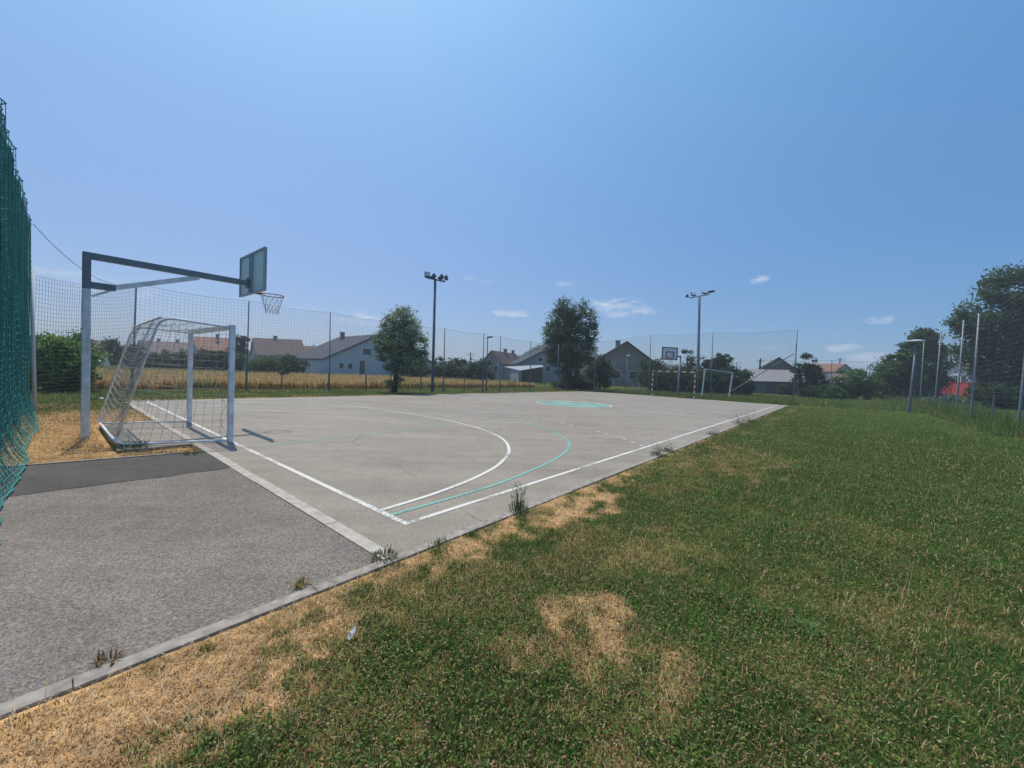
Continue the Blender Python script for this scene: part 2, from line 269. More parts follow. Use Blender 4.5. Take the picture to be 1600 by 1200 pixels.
class MB:
    """collects shapes in world coordinates; build() links ONE mesh, local to its parent's base"""
    def __init__(s): s.v = []; s.f = []
    def poly(s, pts, faces):
        n = len(s.v); s.v += [tuple(map(float, p)) for p in pts]; s.f += [tuple(i+n for i in f) for f in faces]
    def box(s, c, ax, ay, az):                                     # centre and three half-axis vectors
        c, ax, ay, az = map(np.asarray, (c, ax, ay, az)); P = [c+i*ax+j*ay+k*az for k in (-1, 1) for j in (-1, 1) for i in (-1, 1)]
        s.poly(P, [(0, 2, 3, 1), (4, 5, 7, 6), (0, 1, 5, 4), (2, 6, 7, 3), (0, 4, 6, 2), (1, 3, 7, 5)])
    def bar(s, p, q, w, h, up=(0, 0, 1)):                          # rectangular bar
        p, q, up = map(lambda x: np.asarray(x, float), (p, q, up)); d = q-p; L = np.linalg.norm(d); d = d/L
        if abs(d@up) > .99: up = np.array([0, 1.0, 0])
        x = np.cross(d, up); x /= np.linalg.norm(x); y = np.cross(x, d)
        s.box((p+q)/2, d*L/2, x*w/2, y*h/2)
    def tube(s, pts, r, n=8, cap=True):
        pts = [np.asarray(p, float) for p in pts]; rr = r if hasattr(r, '__len__') else [r]*len(pts)
        base = len(s.v); prev = None
        for i, p in enumerate(pts):
            d = pts[min(i+1, len(pts)-1)]-pts[max(i-1, 0)]; d = d/(np.linalg.norm(d)+1e-9)
            if prev is None: a = np.array([0, 0, 1.0]) if abs(d[2]) < .9 else np.array([1.0, 0, 0])
            else: a = prev
            x = np.cross(d, a) if prev is None else a-d*(a@d); x /= (np.linalg.norm(x)+1e-9); prev = x; y = np.cross(d, x)
            for k in range(n):
                t = 2*math.pi*k/n; s.v.append(tuple(p+rr[i]*(math.cos(t)*x+math.sin(t)*y)))
        for i in range(len(pts)-1):
            for k in range(n):
                a0 = base+i*n+k; a1 = base+i*n+(k+1) % n; s.f.append((a0, a1, a1+n, a0+n))
        if cap: s.f.append(tuple(base+k for k in range(n))[::-1]); s.f.append(tuple(base+(len(pts)-1)*n+k for k in range(n)))
    def build(s, name, mat, parent=None, origin=None, smooth=False, bevel=0):
        me = bpy.data.meshes.new(name); off = np.zeros(3)
        if parent is not None: off = np.array(parent.location)
        elif origin is not None: off = np.asarray(origin, float)
        if parent is not None and parent.parent is not None: off = off+np.array(parent.parent.location)
        me.from_pydata([tuple(np.array(v)-off) for v in s.v], [], s.f); me.materials.append(mat); me.update()
        b = bmesh.new(); b.from_mesh(me); bmesh.ops.recalc_face_normals(b, faces=b.faces)
        b.to_mesh(me); b.free()
        if smooth:
            for p in me.polygons: p.use_smooth = len(p.vertices) == 4
        o = link(name, me, parent); 
        if parent is None: o.location = tuple(off)
        if bevel:
            md = o.modifiers.new('bevel', 'BEVEL'); md.width = bevel; md.segments = 2; md.limit_method = 'ANGLE'
        return o
def strands(lines, r):
    """thin triangular cords along polylines -> arrays"""
    V = []; I = []; base = 0
    for pl in lines:
        P = np.asarray(pl, float); n = len(P)
        D = np.gradient(P, axis=0); D /= np.linalg.norm(D, axis=1)[:, None]+1e-9
        ref = np.array([0, 0, 1.0]) if abs(D[:, 2]).mean() < .8 else np.array([1.0, 0, 0])
        X = np.cross(D, ref); X /= np.linalg.norm(X, axis=1)[:, None]+1e-9; Y = np.cross(D, X)
        for k in range(3):
            t = 2*math.pi*k/3; V.append(P+r*(math.cos(t)*X+math.sin(t)*Y))
        for k in range(3):
            a = base+k*n+np.arange(n-1); b = base+((k+1) % 3)*n+np.arange(n-1)
            I.append(np.stack([a, b, b+1, a+1], 1).ravel())
        base += 3*n
    V = np.concatenate(V); I = np.concatenate(I); return V, I, np.arange(0, len(I), 4)
def cord_obj(name, lines, r, mat, parent):
    V, I, S = strands(lines, r); V = V-np.array(parent.location); return link(name, arrmesh(name, V, I, S, mat), parent)
def net_grid(P, nu, nv):
    """P(u,v)->xyz sampled on numpy grids; returns polylines of the mesh cords"""
    out = []; m = 40
    for i in range(nu+1): out.append(P(np.full(m, i/nu), np.linspace(0, 1, m)))
    for j in range(nv+1): k = max(40, nu); out.append(P(np.linspace(0, 1, k), np.full(k, j/nv)))
    return out

# smooth value noise in numpy
def vnoise(x, y, s, seed=0):
    x = np.asarray(x)*s; y = np.asarray(y)*s; xi = np.floor(x).astype(int); yi = np.floor(y).astype(int); fx = x-xi; fy = y-yi
    fx = fx*fx*(3-2*fx); fy = fy*fy*(3-2*fy)
    def h(a, b):
        n = (a*374761393+b*668265263+seed*1442695041) & 0xffffffff; n = ((n ^ (n >> 13))*1274126177) & 0xffffffff; return ((n ^ (n >> 16)) & 0xffff)/65535.0
    return (h(xi, yi)*(1-fx)+h(xi+1, yi)*fx)*(1-fy)+(h(xi, yi+1)*(1-fx)+h(xi+1, yi+1)*fx)*fy
def fbm(x, y, s, seed=0, o=4):
    t = 0; a = .5; w = 0
    for i in range(o): t = t+a*vnoise(x, y, s*2**i, seed+i*17); w += a; a *= .55
    return t/w

# ---------------------------------------------------------------- ground
DRY = []                                                            # dry spots of the lawn: centre, radii along a and b, strength
for px, py, ra, rb, s in [(60, 1150, .45, .50, 1.0), (250, 1090, .32, .55, 1.0), (330, 1040, .25, .35, 1.0), (130, 1230, .6, .6, 1.0), (400, 985, .10, .28, .9),
                          (930, 970, .26, .26, .72), (960, 1000, .2, .2, .62), (880, 1030, .20, .3, .55), (820, 1000, .2, .2, .35), (960, 1100, .2, .3, .35), (1045, 1050, .10, .2, .5),
                          (650, 885, .12, .30, 1.0), (740, 850, .18, .45, .95), (830, 805, .28, .55, 1.0), (900, 780, .35, .6, 1.0), (950, 752, .2, .6, .9), (1010, 715, .15, .5, .6),
                          (480, 1000, .12, .3, .6), (590, 930, .2, .5, .4), (700, 915, .3, .6, .25), (1060, 740, .5, .8, .25), (350, 1190, .3, .4, .45), (500, 1150, .5, .4, .3), (1150, 720, .6, 1.5, .3), (1000, 860, .4, .5, .3)]:
    g_ = G(px, py); a_, b_ = toab(g_[0], g_[1]); DRY.append((a_, b_, ra, rb, s))
def dryness(x, y):
    a, b = toab(x, y); n = fbm(x, y, 1.6, 3); n2 = fbm(x, y, 7.0, 9, 3)
    base_ = np.where(a < -1.3, np.where(b < 1.5, .55, .25), 1.0)
    d = np.clip((n-.54)*2.2, 0, .6)*.6+np.clip((fbm(x, y, 3.1, 55)-.54)*2.5, 0, .4)*.6
    d = d*base_
    for ca, cb, ra, rb, s in DRY:
        q = ((a-ca)/ra)**2+((b-cb)/rb)**2
        d = np.maximum(d, s*np.clip(1.0-q*.55+(n2-.5)*3.2+(n-.5)*2.0, 0, 1))
    kerb = np.clip(1-(-0.6-a)/.12, 0, 1)*(a < -.5)*(b < 20)*np.clip((n2-.35)*4, 0, 1); d = np.maximum(d, .75*kerb)
    right = (a < -3)*(b > 4); d = np.where(right, d*.4, d)
    # dry verge left of the court
    left = (b < -.4)*(a > 4.3)
    dl = np.clip(1.15-(a-10.2)/1.8, .12, 1)*np.clip(1.05+(n2-.5)*1.2-np.clip(n-.52, 0, 1)*2.4, 0, 1); dl = np.where((a < 4.75), .55*dl, dl)
    dl = np.maximum(dl, .75*np.exp(-((a-13.3)/.35)**2)*(b < -1.2))
    d = np.where(left, dl, d)
    far = (a > 14); d = np.where(far & ~left, np.clip((n-.45)*2, 0, .5)+.5*np.exp(-((a-14.3)/.25)**2), d)
    return np.clip(d, 0, 1)
GREEN = np.array([.068, .135, .030]); GREEN2 = np.array([.125, .200, .042]); OLIVE = np.array([.165, .165, .055]); TAN = np.array([.62, .38, .17]); STRAW = np.array([.80, .58, .31]); RUST = np.array([.33, .15, .075])
def make_ground():
    def axis(lo, hi, c, d0, gr):
        p = [c]; d = d0
        while p[-1] < hi: p.append(p[-1]+d); d = max(d0, (p[-1]-c)*gr)
        q = [c]
        while q[-1] > lo: q.append(q[-1]-max(d0, (c-q[-1])*gr))
        return np.array(q[:0:-1]+p)
    xs = axis(-1200, 1200, 0, .045, .022); ys = axis(-300, 1800, 2.2, .045, .022)
    X, Y = np.meshgrid(xs, ys); a, b = toab(X, Y)
    Z = np.full_like(X, -.010)+(fbm(X, Y, 2.5, 5)-.5)*.018
    slab = (a > -.50) & (a < 14.5) & (b > -9) & (b < 29.2); Z = np.where(slab, -.06, Z)
    d = dryness(X, Y); n = fbm(X, Y, 3, 21)
    c = (GREEN*.62)[None, None]*(1-d[..., None])+(TAN*.82)[None, None]*d[..., None]
    c = c*(.8+.4*n[..., None]); R = np.hypot(X, Y)
    farmix = np.clip((R-10)/40, 0, 1)[..., None]; c = c*(1-farmix*(1-d[..., None]))+(np.array([.095, .115, .035]))*farmix*(1-d[..., None])
    V = np.stack([X, Y, Z], -1).reshape(-1, 3); H, W = X.shape
    i = np.arange(H-1)[:, None]*W+np.arange(W-1)[None]; I = np.stack([i, i+1, i+1+W, i+W], -1).ravel()
    o = link('ground', arrmesh('ground', V, I, np.arange(0, len(I), 4), MT['soil'], c.reshape(-1, 3), smooth=True)); tag(o, kind='structure')
make_ground()

def slab(name, pts, ztop, thick, mat, kind='structure'):
    m = MB(); n = len(pts); top = [AB(a, b, ztop) for a, b in pts]; bot = [AB(a, b, ztop-thick) for a, b in pts]
    m.poly(top+bot, [tuple(range(n)), tuple(range(2*n-1, n-1, -1))]+[(i, i+n, (i+1) % n+n, (i+1) % n) for i in range(n)])
    o = m.build(name, mat, None); tag(o, kind=kind); return o
def ragged(p, q, step, amp, seed):
    r = random.Random(seed); L = math.hypot(q[0]-p[0], q[1]-p[1]); n = int(L/step); dx, dy = (q[0]-p[0])/L, (q[1]-p[1])/L
    return [(p[0]+(q[0]-p[0])*i/n+dy*r.uniform(-amp, amp), p[1]+(q[1]-p[1])*i/n-dx*r.uniform(-amp, amp)) for i in range(n)]
slab('court', [(-.44, -.40), (-.44, 28.85)]+ragged((-.44, 28.85), (14.1, 28.85), .3, .04, 1)+ragged((14.1, 28.85), (14.1, -.4), .3, .05, 2)+[(14.1, -.4)], 0.0, .08, MT['court'])
slab('path', [(-.44, -9), (-.44, -.51), (4.42, -.51), (4.70, -2.3), (5.6, -9)], -.006, .08, MT['path'])
slab('path_patch', ragged((3.10, -.515), (3.18, -2.2), .12, .03, 3)+[(3.3, -9), (5.58, -9), (4.69, -2.3), (4.40, -.515)], -.002, .05, MT['patch'])
slab('goal_pad', [(5.25, -1.38), (5.2, -1.1), (5.24, -.8), (5.2, -.51), (8.4, -.51), (8.3, -.8), (8.42, -1.1), (8.3, -1.36), (7.5, -1.33), (6.6, -1.38), (5.9, -1.34)], -.008, .06, MT['court'])

def kerb_line(p, q, w, z0, lab, joint=1.0, seed=1, mat='kerb'):
    r = random.Random(seed); m = MB(); p = np.array(p); q = np.array(q); L = np.linalg.norm(q-p); d = (q-p)/L; nrm = np.array([-d[1], d[0]]); t = 0
    while t < L-.02:
        e = min(t+joint-.003, L); off = r.uniform(-.003, .003); zz = z0+r.uniform(-.0015, .0025); mid = p+d*(t+e)/2+nrm*off
        c = AB(mid[0], mid[1], zz-.06); dv = d[0]*GA+d[1]*GB; nv = nrm[0]*GA+nrm[1]*GB
        m.box(c, dv*(e-t)/2, nv*w/2, np.array([0, 0, .06])); t += joint
    o = m.build('kerb', MT[mat], None, bevel=.004); tag(o, kind='structure'); return o
kerb_line((-.4845, -6), (-.4845, 28.9), .086, .006, '', 1.0, 3)
kerb_line((-.45, -.455), (13.6, -.455), .110, .003, '', .9, 5, 'kerb_pale')
kerb_line((4.46, -.5), (4.76, -2.35), .05, .006, '', 1.0, 7); kerb_line((4.76, -2.36), (5.66, -9), .05, .006, '', 1.0, 8)

# ---------------------------------------------------------------- court lines
def ribbon(m, pts, w, z, closed=False):
    P = np.array(pts, float); n = len(P); L = []; Rr = []
    for i in range(n):
        if closed: d = P[(i+1) % n]-P[i-1]
        else: d = P[min(i+1, n-1)]-P[max(i-1, 0)]
        d = d/(np.linalg.norm(d)+1e-9); nr = np.array([-d[1], d[0]])*w/2; L.append(P[i]+nr); Rr.append(P[i]-nr)
    V = [AB(p[0], p[1], z) for p in L]+[AB(p[0], p[1], z) for p in Rr]
    k = n if closed else n-1; m.poly(V, [(i, (i+1) % n, (i+1) % n+n, i+n) for i in range(k)])
def smooth(pts, k=10):
    P = np.array([pts[0]]+list(pts)+[pts[-1]], float); out = []
    for i in range(1, len(P)-2):
        for t in np.linspace(0, 1, k, endpoint=False):
            a, b, c, d = P[i-1], P[i], P[i+1], P[i+2]
            out.append(.5*((2*b)+(-a+c)*t+(2*a-5*b+4*c-d)*t*t+(-a+3*b-3*c+d)*t**3))
    out.append(P[-2]); return [tuple(p) for p in out]
MIDA = CW/2
half6 = [(.44, .03), (.50, .75), (.68, 1.60), (1.0, 2.42), (1.58, 3.30), (2.50, 4.12), (3.8, 4.72), (5.3, 5.02), (MIDA, 5.06)]
half3 = [(.27, .03), (.26, .8), (.28, 1.55), (.38, 2.25), (.54, 3.1), (.84, 4.05), (1.36, 4.95), (2.35, 5.82), (3.7, 6.45), (5.0, 6.66), (MIDA, 6.7)]
def mirror(h): return h+[(CW-a, b) for a, b in h[-2::-1]]
m = MB()
ribbon(m, [(0, -.025), (0, CL+.025)], .055, .004); ribbon(m, [(CW, -.025), (CW, CL+.025)], .055, .004)
for b in (0, CL): ribbon(m, [(.0275, b), (CW-.0275, b)], .06, .004)
ribbon(m, [(.0275, CL/2), (CW-.0275, CL/2)], .05, .004)
s6 = smooth(mirror(half6)); ribbon(m, s6, .055, .0055); ribbon(m, [(a, CL-b) for a, b in s6], .055, .0055)
o = m.build('court_lines', MT['white'], None); tag(o, kind='structure')
m = MB()
nine = [(5.25-7.75*math.cos(t), 7.75*math.sin(t)) for t in np.linspace(math.acos(5.2/7.75), math.pi/2, 60)]
nine = [p for p in nine]+[(p, 7.75) for p in np.linspace(5.3, 8.2, 20)]+[(CW-a, b) for a, b in nine[::-1]]
Ld = [0]
for p, q in zip(nine, nine[1:]): Ld.append(Ld[-1]+math.hypot(q[0]-p[0], q[1]-p[1]))
t = 0
while t < Ld[-1]-.2:
    seg = [tuple(np.array([np.interp(s_, Ld, [p[k] for p in nine]) for k in (0, 1)])) for s_ in (t, t+.08, t+.17)]
    ribbon(m, seg, .05, .004); ribbon(m, [(a, CL-b) for a, b in seg], .05, .004); t += .38
ribbon(m, [(6.3, 4.05), (7.2, 4.05)], .05, .004); ribbon(m, [(6.3, CL-4.05), (7.2, CL-4.05)], .05, .004)
o = m.build('court_dashes', MT['white_thin'], None); tag(o, kind='structure')
m = MB(); s3 = smooth(mirror(half3)); ribbon(m, s3, .05, .0045); ribbon(m, [(a, CL-b) for a, b in s3], .05, .0045)
for f_ in (lambda b: b, lambda b: CL-b):
    ribbon(m, [(4.34, f_(.1)), (4.5, f_(4.3))], .04, .003); ribbon(m, [(9.16, f_(.1)), (9.0, f_(4.3))], .04, .003); ribbon(m, [(4.52, f_(4.32)), (8.98, f_(4.32))], .04, .003)
    ribbon(m, [(MIDA+1.5*math.cos(t), f_(4.36+1.5*math.sin(t))) for t in np.linspace(0, math.pi, 30)], .04, .0035)
o = m.build('basketball_lines', MT['green'], None); tag(o, kind='structure')
m = MB(); cc = (MIDA, CL/2); ring = [(cc[0]+1.72*math.cos(t), cc[1]+1.72*math.sin(t)) for t in np.linspace(0, 2*math.pi, 64, endpoint=False)]
V = [AB(a, b, .0065) for a, b in ring]; m.poly(V, [tuple(range(64))]); o = m.build('centre_circle', MT['green_fill'], None); tag(o, kind='structure')
m = MB(); ring = [(cc[0]+1.76*math.cos(t), cc[1]+1.76*math.sin(t)) for t in np.linspace(0, 2*math.pi, 64, endpoint=False)]; ribbon(m, ring, .06, .009, True)
o = m.build('centre_circle_line', MT['white'], None); tag(o, kind='structure')

# ---------------------------------------------------------------- grass blades
def blades(P, L, Wd, lean, az, cols, seg2=True):
    """P roots (n,3); lean = horizontal reach fraction; az heading"""
    n = len(P); side = np.stack([-np.sin(az), np.cos(az), np.zeros(n)], 1)*(Wd/2)[:, None]; hd = np.stack([np.cos(az), np.sin(az), np.zeros(n)], 1)
    up = np.array([0, 0, 1.0]); tip = P+hd*(L*lean)[:, None]+up*(L*np.sqrt(np.clip(1-lean**2, .02, 1)))[:, None]
    if not seg2:
        V = np.stack([P-side, P+side, tip], 1).reshape(-1, 3); I = np.arange(3*n); return V, I, np.arange(0, 3*n, 3), np.repeat(cols, 3, 0)
    mid = P+hd*(L*lean*.35)[:, None]+up*(L*.58*np.sqrt(np.clip(1-(lean*.6)**2, .02, 1)))[:, None]
    V = np.stack([P-side, P+side, mid-side*.85, mid+side*.85, tip], 1).reshape(-1, 3); b = np.arange(n)*5
    I = np.stack([b, b+1, b+3, b+2, b+2, b+3, b+4], 1).ravel(); S = np.stack([np.arange(n)*7, np.arange(n)*7+4], 1).ravel()
    return V, I, S, np.repeat(cols, 5, 0)
def combine(parts):
    V = []; I = []; S = []; C = []; nv = 0; ni = 0
    for v, i, s, c in parts: V.append(v); I.append(i+nv); S.append(s+ni); C.append(c); nv += len(v); ni += len(i)
    return np.concatenate(V), np.concatenate(I), np.concatenate(S), np.concatenate(C)
def on_lawn(x, y):
    a, b = toab(x, y)
    hard = (a > -.55) & (a < 14.08) & (b > -.5) & (b < 28.83); path = (a > -.55) & (b <= -.5) & (a < 4.45+(-.5-b)*.165+.04)
    pad = (a > 4.98) & (a < 8.5) & (b > -1.48) & (b <= -.5); wheat = (a > 20.2) & (b > -2) & (b < 30) & (a < 39)
    return ~(hard | path | pad | wheat)
def scatter(n, r0, r1, p):
    """n points in the forward fan with density ~ r^-p"""
    u = rng.random(n); k = 2-p
    r = (r0**k+u*(r1**k-r0**k))**(1/k) if abs(k) > 1e-6 else r0*(r1/r0)**u
    th = rng.uniform(R_(-68), R_(72), n); x = r*np.sin(th); y = r*np.cos(th); ok = on_lawn(x, y); return x[ok], y[ok], r[ok]
def lawn():
    parts = []
    def zg(x, y): return np.full_like(x, -.011)+(fbm(x, y, 2.5, 5)-.5)*.018
    def colour(x, y, d, n):
        u = rng.random(n); c = np.where((u < .35)[:, None], GREEN2, GREEN); c = np.where((u > .60)[:, None], OLIVE*1.2, c)
        pn = fbm(x, y, .9, 40); c = c*(.72+.6*pn)[:, None]
        isd = rng.random(n) < np.clip(d*1.02+.13*np.clip(1-(np.hypot(x, y)-5)/20, .3, 1), 0, .97); w = rng.random(n)[:, None]; dc = TAN*(1-w)+STRAW*w; dc = np.where((rng.random(n) < .22)[:, None], RUST, dc)
        c = np.where(isd[:, None], dc*.92, c); return c*rng.uniform(.7, 1.25, n)[:, None], isd
    # near, bent blades
    x, y, r = scatter(880000, 1.0, 18, 1.35); kp = rng.random(len(r)) < np.clip((18-r)/8, 0, 1); x, y, r = x[kp], y[kp], r[kp]; n = len(x); d = dryness(x, y); c, isd = colour(x, y, d, n)
    cl = fbm(x, y, 9, 60, 3); L = rng.uniform(.016, .046, n)*(.55+.95*cl)*(1-.62*d); lean = np.where(isd, rng.uniform(.3, .99, n), rng.uniform(.1, .85, n))
    parts.append(blades(np.stack([x, y, zg(x, y)], 1), L*(1+r*.02), rng.uniform(.0015, .0034, n)*(1+r*.15), lean, rng.uniform(0, 6.283, n), c))
    # flat broad clover and weed leaves
    x, y, r = scatter(200000, 1.2, 14, 1.2); d = dryness(x, y); pn = fbm(x, y, .9, 77); keep = (rng.random(len(x)) < np.clip(1.15-d*1.5, 0, 1)*np.clip((pn-.30)*3.5, .15, 1)); x, y, r, d = x[keep], y[keep], r[keep], d[keep]; n = len(x)
    u = rng.random(n); c = np.where((u < .5)[:, None], GREEN2*1.25, GREEN*1.2); c = np.where((u > .80)[:, None], np.array([.27, .28, .09]), c); c = np.where((u > .93)[:, None], np.array([.42, .34, .17]), c); c = c*rng.uniform(.7, 1.2, n)[:, None]
    hgt = rng.uniform(.012, .045, n); P = np.stack([x, y, zg(x, y)+hgt], 1); az = rng.uniform(0, 6.283, n); sz = rng.uniform(.003, .0066, n)*(1+r*.11)
    tl = rng.uniform(-.5, .5, (n, 2)); ex = np.stack([np.cos(az), np.sin(az), tl[:, 0]], 1)*sz[:, None]; ey = np.stack([-np.sin(az), np.cos(az), tl[:, 1]], 1)*(sz*.75)[:, None]
    V = np.stack([P-ex, P+ey, P+ex, P-ey], 1).reshape(-1, 3); I = np.arange(4*n); parts.append((V, I, np.arange(0, 4*n, 4), np.repeat(c, 4, 0)))
    # dead clover heads
    x, y, r = scatter(17000, 1.2, 11, 1.1); pn = fbm(x, y, 1.1, 90); a, b = toab(x, y); keep = (pn > .46)*(a < -1.0)*(rng.random(len(x)) < .75); keep = keep.astype(bool); x, y, r = x[keep], y[keep], r[keep]; n = len(x)
    c = np.where((rng.random(n) < .5)[:, None], np.array([.42, .22, .13]), np.array([.50, .36, .22]))*rng.uniform(.6, 1.15, n)[:, None]
    P = np.stack([x, y, zg(x, y)+rng.uniform(.025, .055, n)], 1); s = rng.uniform(.0032, .0072, n)[:, None]*(1+r*.05)[:, None]
    az = rng.uniform(0, 6.283, n); e = np.stack([np.cos(az), np.sin(az), 0*az], 1)*s; f = np.stack([-np.sin(az), np.cos(az), 0*az], 1)*s; g = np.array([0, 0, 1.0])*s*1.1
    V = np.stack([P-g, P+e, P+f, P-e, P-f, P+g], 1).reshape(-1, 3); b6 = np.arange(n)*6
    I = np.stack([b6+v for v in (0, 2, 1, 0, 3, 2, 0, 4, 3, 0, 1, 4, 5, 1, 2, 5, 2, 3, 5, 3, 4, 5, 4, 1)], 1).ravel(); parts.append((V, I, np.arange(0, len(I), 3), np.repeat(c, 6, 0)))
    # straw lying on the dry patches
    x, y, r = scatter(190000, 1.15, 15, 1.0); d = dryness(x, y); keep = rng.random(len(x)) < np.clip(d*1.2-.35, .02, .9); x, y, r = x[keep], y[keep], r[keep]; n = len(x)
    az = rng.normal(math.atan2(GB[1], GB[0]), .8, n)+math.pi*(rng.random(n) < .5); w = rng.random(n)[:, None]; c = (STRAW*(1-w)+np.array([.74, .62, .42])*w)*rng.uniform(.6, 1.1, n)[:, None]
    parts.append(blades(np.stack([x, y, zg(x, y)+rng.uniform(.004, .02, n)], 1), rng.uniform(.015, .07, n), rng.uniform(.0012, .0026, n)*(1+r*.16), rng.uniform(.985, 1.0, n), az, c))
    # tall stalks
    x, y, r = scatter(5200, 1.6, 24, .9); n = len(x); w = rng.random(n)[:, None]; c = (OLIVE*1.6*(1-w)+STRAW*w*.8)
    parts.append(blades(np.stack([x, y, zg(x, y)], 1), rng.uniform(.07, .22, n), rng.uniform(.0015, .003, n)*(1+r*.12), rng.uniform(.2, .95, n), rng.uniform(0, 6.283, n), c))
    # middle and far
    for n0, r0, r1, p, lw, ll in [(520000, 8, 42, 1.5, .017, .062), (200000, 22, 95, 1.2, .060, .13)]:
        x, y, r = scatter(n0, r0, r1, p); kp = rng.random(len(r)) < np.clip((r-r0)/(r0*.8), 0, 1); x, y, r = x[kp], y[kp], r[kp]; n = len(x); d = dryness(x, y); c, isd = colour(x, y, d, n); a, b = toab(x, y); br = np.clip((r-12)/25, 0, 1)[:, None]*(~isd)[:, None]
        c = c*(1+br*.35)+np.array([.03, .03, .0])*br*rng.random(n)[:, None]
        parts.append(blades(np.stack([x, y, zg(x, y)], 1), rng.uniform(.4, 1.0, n)*ll*(.6+.8*fbm(x, y, 1.5, 8)), rng.uniform(.5, 1.2, n)*lw*(r/r0)**.6*.6, rng.uniform(.1, .8, n), rng.uniform(0, 6.283, n), c, False))
    # rank growth at the foot of the right fence and of the far fences
    for a0, a1, b0, b1, k, h in [(-10.5, -7.6, 17, 75, 26000, .75), (-7.7, -6.9, 18, 60, 5000, .35), (14.3, 19.3, 0, 29, 16000, .16), (-1, 14, 29.6, 31.5, 14000, .30), (-7, 14, 31.5, 48, 26000, .35), (-1.0, -.62, 5.5, 27, 5000, .10), (13.5, 19.5, -6, 1, 9000, .14)]:
        a = rng.uniform(a0, a1, k); b = b0+(b1-b0)*rng.random(k)**1.5; P = np.array([CX, CY, -.04])+a[:, None]*GA+b[:, None]*GB; r = np.hypot(P[:, 0], P[:, 1]); w = rng.random(k)[:, None]
        c = GREEN2*1.2*(1-w)+np.array([.13, .20, .06])*w; c = np.where((rng.random(k) < .12)[:, None], TAN*.8, c)
        parts.append(blades(P, rng.uniform(.25, 1.0, k)*h*(.4+1.2*fbm(P[:, 0], P[:, 1], .8, 5)), rng.uniform(.6, 1.3, k)*(.006+.0009*r), rng.uniform(.1, .8, k), rng.uniform(0, 6.283, k), c*rng.uniform(.6, 1.2, k)[:, None], False))
    V, I, S, C = combine(parts); o = link('lawn_grass', arrmesh('lawn_grass', V, I, S, MT['blade'], C)); tag(o, 'patchy short lawn grass with clover and dry straw beside the court', 'grass', kind='stuff')
lawn()

def wheat():
    parts = []; k = 60000
    a = 20.0+(rng.random(k)**2.0)*20; b = rng.uniform(-1.6, 29, k); P = np.array([CX, CY, -.04])+a[:, None]*GA+b[:, None]*GB; w = rng.random(k)[:, None]
    c = (np.array([.58, .36, .13])*(1-w)+np.array([.85, .62, .30])*w)*rng.uniform(.5, 1.25, k)[:, None]; c = np.where((fbm(P[:, 0], P[:, 1], .9, 71) > .62)[:, None], c*np.array([.55, .75, .6]), c)
    c = np.where(((a > 38.5) | (rng.random(k) < .06))[:, None], c*.6+np.array([.10, .16, .05])*.5, c)
    L = rng.uniform(.38, .66, k)*(.8+.3*fbm(P[:, 0], P[:, 1], .5, 4)); parts.append(blades(P, L, rng.uniform(.02, .04, k), rng.uniform(0, .35, k), rng.uniform(0, 6.283, k), c))
    n = 60; aa = np.linspace(20.6, 39, n); bb = np.linspace(-1.5, 29, n); A, B = np.meshgrid(aa, bb); X = CX+A*GA[0]+B*GB[0]; Y = CY+A*GA[1]+B*GB[1]
    Z = .30+(fbm(X, Y, .9, 33)-.5)*.16; V = np.stack([X, Y, Z], -1).reshape(-1, 3); i = np.arange(n-1)[:, None]*n+np.arange(n-1)[None]; I = np.stack([i, i+1, i+1+n, i+n], -1).ravel()
    C = np.array([.40, .27, .11])*(.8+.4*fbm(X, Y, .4, 3))[..., None]; parts.append((V, I, np.arange(0, len(I), 4), C.reshape(-1, 3)))
    V, I, S, C = combine(parts); o = link('wheat', arrmesh('wheat', V, I, S, MT['wheat'], C)); tag(o, 'ripe golden wheat standing in the field behind the long fence', 'wheat', kind='stuff')
wheat()

# ---------------------------------------------------------------- foliage
def leafcloud(blobs, n, size, c0, c1, seed, elong=1.7, sig=.20, ncl=None, droop=0.0):
    r = np.random.default_rng(seed); B = np.array(blobs, float); wgt = (B[:, 3]*B[:, 4]*B[:, 5])**(2/3); wgt /= wgt.sum()
    K = ncl or max(30, n//70); bi = r.choice(len(B), K, p=wgt); d = r.normal(size=(K, 3)); d /= np.linalg.norm(d, axis=1)[:, None]
    rad = r.uniform(.35, 1.0, K)**.5; cc = B[bi, :3]+d*B[bi, 3:]*rad[:, None]; cs = B[bi, 3:].mean(1)*sig*r.uniform(.6, 1.4, K); ct = r.random(K)
    k = r.integers(0, K, n); off = r.normal(size=(n, 3))*cs[k][:, None]*np.array([1, 1, .75]); P = cc[k]+off
    P = P[P[:, 2] > .03] if len(P) else P; n = len(P); k = k[:n]
    nrm = r.normal(size=(n, 3))+np.array([0, 0, .6]); nrm /= np.linalg.norm(nrm, axis=1)[:, None]; t = r.normal(size=(n, 3))-np.array([0, 0, droop]); ex = np.cross(nrm, t); ex /= np.linalg.norm(ex, axis=1)[:, None]+1e-9; ey = np.cross(ex, nrm)
    s = size*r.uniform(.6, 1.4, n)[:, None]; V = np.stack([P-ey*s*elong*.5, P+ex*s*.5, P+ey*s*elong*.5, P-ex*s*.5], 1).reshape(-1, 3)
    w = np.clip(.55*ct[k]+.45*r.random(n), 0, 1)[:, None]; C = (np.array(c0)*(1-w)+np.array(c1)*w)*r.uniform(.75, 1.25, n)[:, None]
    return V, np.arange(4*n), np.arange(0, 4*n, 4), np.repeat(C, 4, 0)
def foliage_obj(name, blobs, n, size, c0, c1, seed, parent, **kw):
    V, I, S, C = leafcloud(blobs, n, size, c0, c1, seed, **kw); return link(name, arrmesh(name, V-np.array(parent.location), I, S, MT['leaf'], C), parent)
